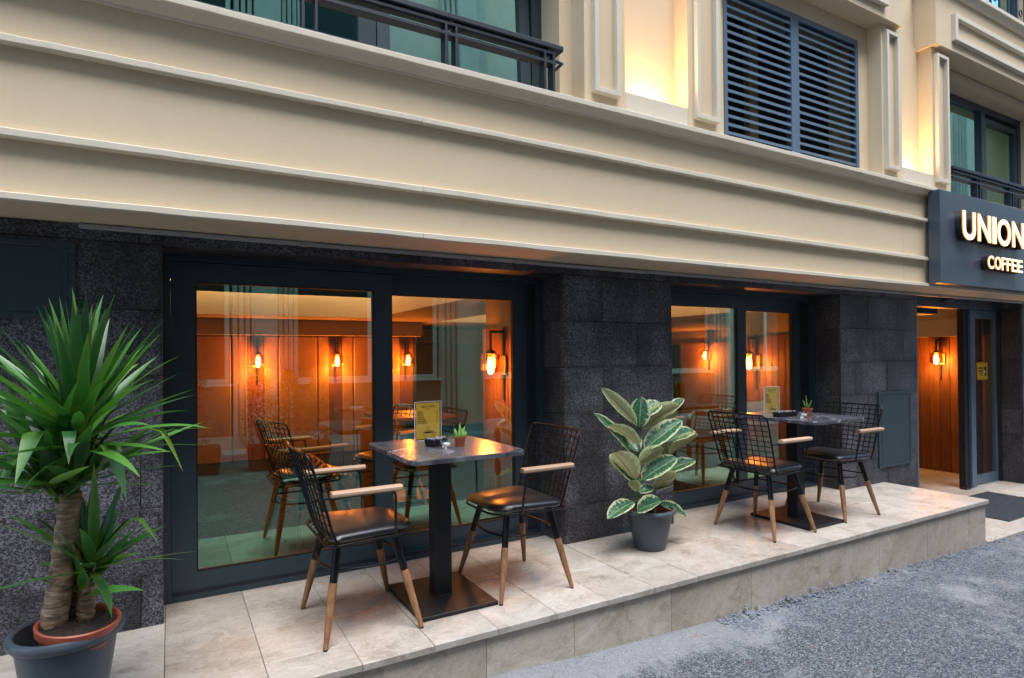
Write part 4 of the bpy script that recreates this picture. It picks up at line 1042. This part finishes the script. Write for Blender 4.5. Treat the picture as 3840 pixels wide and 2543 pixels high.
# ================================================================== POTTED PLANTS ON THE TERRACE
def blade(L, W, droop, nseg=11, kink=None, fold=.35, twist=0.0):
    """strap leaf along +y, face up +z, with uv"""
    me = bpy.data.meshes.new('leaf'); vs = []; uv = []; p = Vector((0,0,0)); ang = 0.0
    for i in range(nseg+1):
        v = i/nseg
        w = W*min(1, (.50+1.6*v))*(1 if v < .34 else max(.015, 1-((v-.34)/.66)**1.45))
        if v < .12: w = W*(.55+.45*v/.12)
        nv = Vector((0, -math.sin(ang), math.cos(ang))); tw = twist*v
        ax = Vector((1,0,0))*math.cos(tw) + nv*math.sin(tw)
        for u in (-1, 0, 1):
            vs.append(p + ax*(u*w*.5) + nv*(abs(u)*w*.5*fold)); uv.append((.5+u*.5, v))
        ang = -droop*v*v*1.6
        if kink and v >= kink[0]: ang -= kink[1]*min(1, (v-kink[0])/.08)
        p = p + Vector((0, math.cos(ang), math.sin(ang)))*(L/nseg)
    fs = [(i*3+k, i*3+k+1, (i+1)*3+k+1, (i+1)*3+k) for i in range(nseg) for k in (0,1)]
    me.from_pydata(vs, [], fs); ul = me.uv_layers.new()
    for lp in me.loops: ul.data[lp.index].uv = uv[lp.vertex_index]
    me.polygons.foreach_set('use_smooth', [True]*len(me.polygons)); me.materials.append(M['yucca_leaf']); me.update(); return me
def place_leaf(parent, me, base, az, el, roll_=0, scale=1.0):
    y = Vector((math.cos(el)*math.cos(az), math.cos(el)*math.sin(az), math.sin(el)))
    upv = Vector((0,0,1)); x = y.cross(upv)
    if x.length < 1e-3: x = Vector((1,0,0))
    x.normalize(); z = x.cross(y); q = Matrix((x, y, z)).transposed()
    q = q @ Matrix.Rotation(roll_, 3, 'Y')
    o = obj('leaf', me, None, parent); mm = (q*scale).to_4x4(); mm.translation = Vector(base); o.matrix_local = mm; return o
yu = thing('potted_yucca', 'tall yucca with ringed trunks in a grey tub at the left edge', 'potted plant', (0,0,0))
PX, PY = -.312, -.735
obj('tub', MB().lathe([(.085,.0005),(.098,.01),(.118,.10),(.137,.22),(.146,.288),(.152,.290),(.152,.296),(.160,.300),(.168,.310),(.170,.322),(.165,.333),(.155,.337),(.146,.332),(.140,.30),(.12,.16),(.002,.12)], 48, (PX,PY,0), capb=True), M['pot_grey'], yu, smooth=35)
tilt = Matrix.Rotation(R(4), 3, 'Y') @ Matrix.Rotation(R(5), 3, 'X')
obj('inner_pot', MB().lathe([(.07,.16),(.112,.335),(.121,.337),(.1235,.362),(.119,.366),(.113,.362),(.108,.342),(.002,.338)], 48, (PX+.012,PY-.005,0), tilt=tilt), M['terracotta'], yu, smooth=35)
sv = MB(); r_ = random.Random(8); vs = [(0,0,.348)]
for i in range(1,8):
    for k in range(28): a = 2*math.pi*k/28; r = .110*i/7; vs.append((r*math.cos(a), r*math.sin(a), .342+r_.uniform(0,.010)))
sv.add([tilt @ Vector(p) + Vector((PX+.012,PY-.005,0)) for p in vs], [(0,1+k,1+(k+1)%28) for k in range(28)] + [(1+i*28+k, 1+(i+1)*28+k, 1+(i+1)*28+(k+1)%28, 1+i*28+(k+1)%28) for i in range(6) for k in range(28)])
obj('soil', sv, M['soil'], yu)
def trunk(p0, p1, r0_, r1_, bend=(0,0,0)):
    mb = MB(); n = 16; L = 46; p0, p1, bend = Vector(p0), Vector(p1), Vector(bend); vs = []
    for i in range(L+1):
        v = i/L; c = p0.lerp(p1, v) + bend*(4*v*(1-v)); r = (r0_+(r1_-r0_)*v)*(1+.055*((i % 4)/4)**1.5)
        for k in range(n):
            a = 2*math.pi*k/n; q = 1+.05*math.sin(3*a+i*.9)+r_.uniform(-.025,.025); vs.append((c.x+r*q*math.cos(a), c.y+r*q*math.sin(a), c.z+.002*math.sin(2*a+i)))
    mb.add(vs, [(i*n+k, i*n+(k+1)%n, (i+1)*n+(k+1)%n, (i+1)*n+k) for i in range(L) for k in range(n)] + [tuple(L*n+k for k in range(n))])
    obj('trunk', mb, M['bark'], yu, smooth=50)
trunk((-.352,-.735,.335), (-.305,-.70,.79), .040, .034, (.006,0,0)); trunk((-.262,-.725,.335), (-.256,-.715,.475), .028, .026); trunk((-.300,-.69,.335), (-.294,-.68,.50), .013, .012)
obj('leafy_stem', MB().tube([(-.305,-.70,.78),(-.288,-.70,.95),(-.275,-.70,1.10)], [.026,.024,.018], 12), M['stem_green'], yu, smooth=50)
obj('leafy_stem', MB().tube([(-.31,-.70,.77),(-.36,-.71,.80),(-.378,-.71,.84)], .014, 10), M['stem_green'], yu, smooth=50)
obj('leafy_stem', MB().tube([(-.25,-.71,.46),(-.245,-.71,.56)], .014, 10), M['stem_green'], yu, smooth=50)
Y_UP = [blade(L, W, d, fold=f, twist=tw) for L, W, d, f, tw in ((.43,.046,.03,.30,0),(.40,.050,.08,.25,.2),(.46,.044,.10,.35,-.2),(.38,.046,.02,.4,.1))]
Y_OUT = [blade(L, W, d, fold=f, twist=tw) for L, W, d, f, tw in ((.43,.045,.10,.25,.3),(.48,.042,.16,.3,-.3),(.42,.047,.06,.25,.2),(.45,.042,.24,.3,.4),(.40,.043,.35,.2,-.4))]
Y_KINK = [blade(.34,.062,.1, kink=(.42,1.9), fold=.12), blade(.36,.056,.1, kink=(.50,1.7), fold=.12), blade(.30,.058,.1, kink=(.36,2.0), fold=.10)]
Y_SM = [blade(L, W, d, fold=.25, twist=tw) for L, W, d, tw in ((.22,.040,.15,.2),(.27,.046,.3,-.2),(.19,.038,.1,0),(.30,.046,.08,.1),(.32,.048,.25,.2))]
r_ = random.Random(15)
for i in range(84):                                            # main head
    v = i/83; el = R(87-90*v**1.1)+r_.uniform(-.12,.12); az = i*2.39996+r_.uniform(-.25,.25)
    b = Vector((-.274-.012*(1-v), -.70, 1.10-.17*v)) + Vector((math.cos(az), math.sin(az), 0))*.016
    place_leaf(yu, r_.choice(Y_UP if v < .5 else Y_OUT), b, az, el, r_.uniform(-.35,.35), r_.uniform(.84,1.06)*(.92 if v < .12 else 1))
for cx, cy_, cz, n_, lst, e0, e1 in ((-.376,-.715,.85,22,Y_OUT,78,2),(-.286,-.712,.86,24,Y_OUT+Y_SM,78,2),(-.243,-.712,.55,26,Y_SM+Y_OUT[:2],84,-8),(-.262,-.735,.475,8,Y_SM[:3],74,15),(-.335,-.735,.79,4,Y_SM[:3],50,10)):
    for i in range(n_):
        v = i/(n_-1); az = i*2.39996+r_.uniform(-.3,.3)+cx*9; place_leaf(yu, r_.choice(lst), (cx+.012*math.cos(az), cy_+.012*math.sin(az), cz-.05*v), az, R(e0+(e1-e0)*v)+r_.uniform(-.15,.15), r_.uniform(-.4,.4), r_.uniform(.8,1.0))
for az, el, me, b, s_ in ((-105,62,0,(-.352,-.725,.85),1.2),(-85,60,1,(-.30,-.725,.84),1.05),(-50,52,2,(-.25,-.725,.83),1.25),(-25,48,1,(-.22,-.71,.56),.85),(-22,38,1,(-.24,-.71,.86),1.25),(-140,50,2,(-.38,-.72,.83),1.0)):
    place_leaf(yu, Y_KINK[me], b, R(az), R(el), 0, s_)

# ---- rubber plant
ru = thing('rubber_plant', 'variegated rubber plant with cream edged leaves in a grey pot', 'potted plant', (0,0,0))
RX, RY = 2.722, -.335
obj('pot', MB().lathe([(.092,.0005),(.098,.004),(.112,.06),(.130,.15),(.141,.218),(.147,.220),(.147,.226),(.158,.229),(.168,.238),(.170,.249),(.164,.259),(.154,.262),(.147,.257),(.138,.21),(.12,.12),(.002,.10)], 48, (RX,RY,0), capb=True), M['pot_grey'], ru, smooth=35)
obj('inner_pot', MB().lathe([(.10,.13),(.122,.225),(.126,.226),(.126,.236),(.121,.236),(.116,.214),(.002,.210)], 40, (RX,RY,0)), M['terracotta'], ru, smooth=35)
sv = MB(); vs = [(0,0,.214)]
for i in range(1,7):
    for k in range(24): a = 2*math.pi*k/24; r = .117*i/6; vs.append((r*math.cos(a), r*math.sin(a), .212+r_.uniform(0,.010)))
sv.add([(x+RX, y+RY, z) for x, y, z in vs], [(0,1+k,1+(k+1)%24) for k in range(24)] + [(1+i*24+k, 1+(i+1)*24+k, 1+(i+1)*24+(k+1)%24, 1+i*24+(k+1)%24) for i in range(5) for k in range(24)])
obj('soil', sv, M['soil'], ru)
S1 = [Vector(p) for p in ((2.64,-.335,.20),(2.619,-.335,.358),(2.639,-.33,.664),(2.656,-.33,.797),(2.668,-.33,.876))]
S2 = [Vector(p) for p in ((2.76,-.34,.20),(2.758,-.345,.377),(2.792,-.345,.493),(2.826,-.345,.57))]
stm = MB().tube(S1, [.010,.0095,.008,.0065,.004], 10).tube(S2, [.008,.0075,.006,.004], 10)
obj('stem', stm, M['stem_green'], ru, smooth=60)
LV = [(2.599,-.360,.812, 2.410,-.290,1.019, .064,-1),(2.628,-.350,.793, 2.646,-.350,.962, .088,1),(2.645,-.360,.785, 2.881,-.410,.903, .104,-1),(2.554,-.350,.634, 2.318,-.330,.865, .056,1),
 (2.618,-.360,.677, 2.380,-.390,.806, .076,-1),(2.668,-.350,.648, 2.882,-.430,.804, .096,1),(2.866,-.350,.680, 3.120,-.310,.726, .088,1),(2.871,-.360,.596, 3.100,-.370,.695, .080,-1),
 (2.863,-.350,.851, 3.060,-.290,.940, .048,1),(2.840,-.360,.740, 3.000,-.300,.840, .120,-1),(2.584,-.360,.461, 2.390,-.410,.634, .112,-1),(2.572,-.350,.453, 2.443,-.310,.608, .072,1),
 (2.616,-.360,.560, 2.735,-.430,.645, .076,-1),(2.644,-.350,.453, 2.820,-.450,.573, .096,1),(2.803,-.350,.468, 3.080,-.350,.522, .072,1),(2.749,-.360,.391, 2.874,-.410,.462, .084,-1),
 (2.612,-.350,.378, 2.679,-.390,.397, .032,1),(2.603,-.360,.381, 2.545,-.370,.448, .040,-1),(2.570,-.350,.320, 2.358,-.390,.265, .072,1),(2.574,-.380,.270, 2.640,-.500,.340, .084,1),
 (2.789,-.350,.281, 2.980,-.370,.185, .060,1),(2.805,-.360,.574, 2.894,-.280,.690, .096,-1),(2.616,-.350,.637, 2.626,-.250,.720, .072,1),(2.758,-.350,.377, 2.930,-.290,.374, .072,1),
 (2.745,-.350,.929, 2.900,-.260,.889, .056,1),(2.623,-.350,.447, 2.760,-.280,.437, .064,1),(2.655,-.350,.855, 2.790,-.350,.933, .080,1)]
def nearest(p, segs):
    best = None
    for S in segs:
        for a, b in zip(S, S[1:]):
            t_ = max(0, min(1, (p-a).dot(b-a)/(b-a).length_squared)); q = a.lerp(b, t_)
            if best is None or (q-p).length < (best-p).length: best = q
    return best
camp = Vector((0,-3.32,1.25))
for bx, by, bz, tx_, ty_, tz_, w, s_ in LV:
    b, tp = Vector((bx,by,bz)), Vector((tx_,ty_,tz_)); ax = (tp-b); L = max(ax.length*1.16, .11); ax.normalize()
    tc = (camp-b).normalized(); want = (tc*.75+Vector((0,0,.75))) if s_ > 0 else (-tc*.75+Vector((0,0,.65)))
    nz = (want-ax*want.dot(ax)).normalized(); xx = ax.cross(nz)
    me = bpy.data.meshes.new('leaf'); vs = []; uv = []; ns = 10; W = max(w, .05)*1.55
    bend = r_.uniform(.02,.10)
    for i in range(ns+1):
        v = i/ns; ww = W*.5*(math.sin(math.pi*min(1, v*.97+.012)**.92)**.62) if v < 1 else .0008
        if i == 0: ww = .002
        for k in range(5):
            u = -1+k*.5; vs.append(b + ax*(L*v) + xx*(u*ww) + nz*(abs(u)**1.4*ww*.42 - bend*L*(2*v-1)**2*.5 + bend*L*.5 + .0025*math.sin(v*23+u*2))); uv.append((.5+u*.5, v))
    fs = [(i*5+k, i*5+k+1, (i+1)*5+k+1, (i+1)*5+k) for i in range(ns) for k in range(4)]
    me.from_pydata(vs, [], fs); ul = me.uv_layers.new()
    for lp in me.loops: ul.data[lp.index].uv = uv[lp.vertex_index]
    me.polygons.foreach_set('use_smooth', [True]*len(me.polygons)); me.update()
    lo = obj('leaf', me, M['rubber_leaf'], ru)
    q = nearest(b, (S1, S2)); obj('petiole', MB().tube([q, (q+b)*.5+Vector((0,0,-.004)), b+ax*.01], [.0035,.003,.0025], 6), M['stem_green'], lo, smooth=60)

# ================================================================== ACROSS THE STREET (seen mirrored in the glass)
OY = -7.25
O = thing('facing_building', 'grey green concrete building across the street, mirrored in the cafe windows', 'building')
obj('base_wall', MB().box(-14, 56, OY-.5, OY, -1.4, .86).box(-14, 56, OY-.5, OY, 2.75, 3.3), M['opp_base'], O)
obj('wall', MB().box(-14, 56, OY-.5, OY, 3.3, 3.55).box(-14, 56, OY-.5, OY, 5.2, 6.3).box(-14, 56, OY-.5, OY, 7.7, 12.2), M['opp_plaster'], O)
obj('back_wall', MB().box(-14, 56, OY-.62, OY-.51, -1.4, 12.2), M['opp_dark'], O)
cols = [-10,-6.2,-2.4,1.4,5.2,9.0,12.8,16.6,20.4]+[24.2+3.8*i for i in range(9)]
for cx in cols:
    c_ = MB().box(cx-.20, cx+.20, OY-.3, OY+.30, -1.4, 12.2)
    for s_ in (-1,1):
        for j in range(3): c_.box(cx+s_*(.26+.09*j)-.03, cx+s_*(.26+.09*j)+.03, OY-.3, OY+.22-.05*j, -1.4, 12.2)
    obj('column', c_, M['opp_concrete'], O)
for a, b in zip(cols, cols[1:]):
    for z0, z1 in ((.86,2.75),(3.55,5.2),(6.3,7.7)):
        w = part('window', O); x0, x1 = a+.52, b-.52; xm = (x0+x1)/2
        fr = mitred(MB(), x0, x1, z0, z1, .07, OY-.12, OY-.05).box(xm-.05, xm+.05, OY-.12, OY-.05, z0+.07, z1-.07)
        obj('window_frame', fr, M['opp_white'], w); obj('glass', MB().box(x0+.05, x1-.05, OY-.11, OY-.10, z0+.05, z1-.05), M['opp_glass'], w)
        obj('sill', MB().box(x0-.06, x1+.06, OY-.04, OY+.09, z0-.05, z0-.001), M['opp_white'], w)
obj('plinth', MB().box(-14, 56, OY+.001, OY+.16, -1.4, street_z(3,-7)+.30), M['opp_concrete'], O)
obj('far_pavement', MB().box(-14, 56, OY+.161, OY+.75, -1.4, street_z(3,-6.5)+.10), M['opp_concrete'], kind='structure')
# potted conifers and painted hoops on the far side
def conifer(label, x, y, h, w, lx=.5):
    z0 = street_z(x, y); t = thing('potted_conifer', label, 'potted plant', (x, y, z0), group='conifers in planters across the street')
    obj('planter', MB().add([(-lx,-.16,.0),(lx,-.16,0),(lx,.16,0),(-lx,.16,0),(-lx*1.08,-.2,.34),(lx*1.08,-.2,.34),(lx*1.08,.2,.34),(-lx*1.08,.2,.34)], [(3,2,1,0),(4,5,6,7),(0,1,5,4),(1,2,6,5),(2,3,7,6),(3,0,4,7)]), M['planter_brown'], t)
    r__ = random.Random(int(x*100)); f = MB()
    for k in range(3 if lx > .4 else 1):
        ox = (-.26,.0,.28)[k]*w/.42 if lx > .4 else 0; hh = h*(1,.9,.96)[k]
        for i in range(1500):
            v = r__.random()**.8; rad = w*.42*(1-v)**.6*r__.uniform(.35,1.1); a = r__.uniform(0,6.28); p = Vector((ox+rad*math.cos(a), rad*math.sin(a)*.7, .34+hh*v))
            d = Vector((math.cos(a)+r__.uniform(-.5,.5), math.sin(a)+r__.uniform(-.5,.5), r__.uniform(-.2,.9))).normalized()*r__.uniform(.04,.10); q = Vector((-d.y, d.x, r__.uniform(-.05,.05))).normalized()*.013
            f.add([p-q*.4, p+d*.5-q, p+d, p+d*.5+q], [(0,1,2,3)])
    obj('crown', f, M['conifer_leaf'], t, recalc=False); obj('trunk', MB().tube([(0,0,.3),(0,0,.34+h*.8)], [.02,.006], 8), M['bark_thin'], t)
conifer('bushy conifers in a long brown planter across the street, mirrored in the left pane', 1.45, -5.0, 1.12, .62)
conifer('slim conifer in a planter across the street, mirrored at the window edge', .25, -4.9, 1.25, .55, .3)
hp = lambda x, y, w, h: [(x-w/2,y,-.05),(x-w/2,y,h-.12),(x-w/2+.035,y,h-.035),(x-w/2+.12,y,h),(x+w/2-.12,y,h),(x+w/2-.035,y,h-.035),(x+w/2,y,h-.12),(x+w/2,y,-.05)]
for x, y, w, lab in ((2.70,-5.2,1.4,'red and cream painted hoop barrier across the street, mirrored in the nearer window'),(4.10,-2.46,1.3,'red and cream painted hoop barrier mirrored at the right edge of the nearer window'),(7.20,-2.46,1.3,'red and cream painted hoop barrier mirrored in the farther window')):
    tag(obj('hoop_barrier', MB().tube(hp(0,0,w,.80), .036, 12), M['hoop_paint'], loc=(x,y,street_z(x,y)+.02), smooth=60), lab, 'barrier', 'painted hoop barriers across the street')
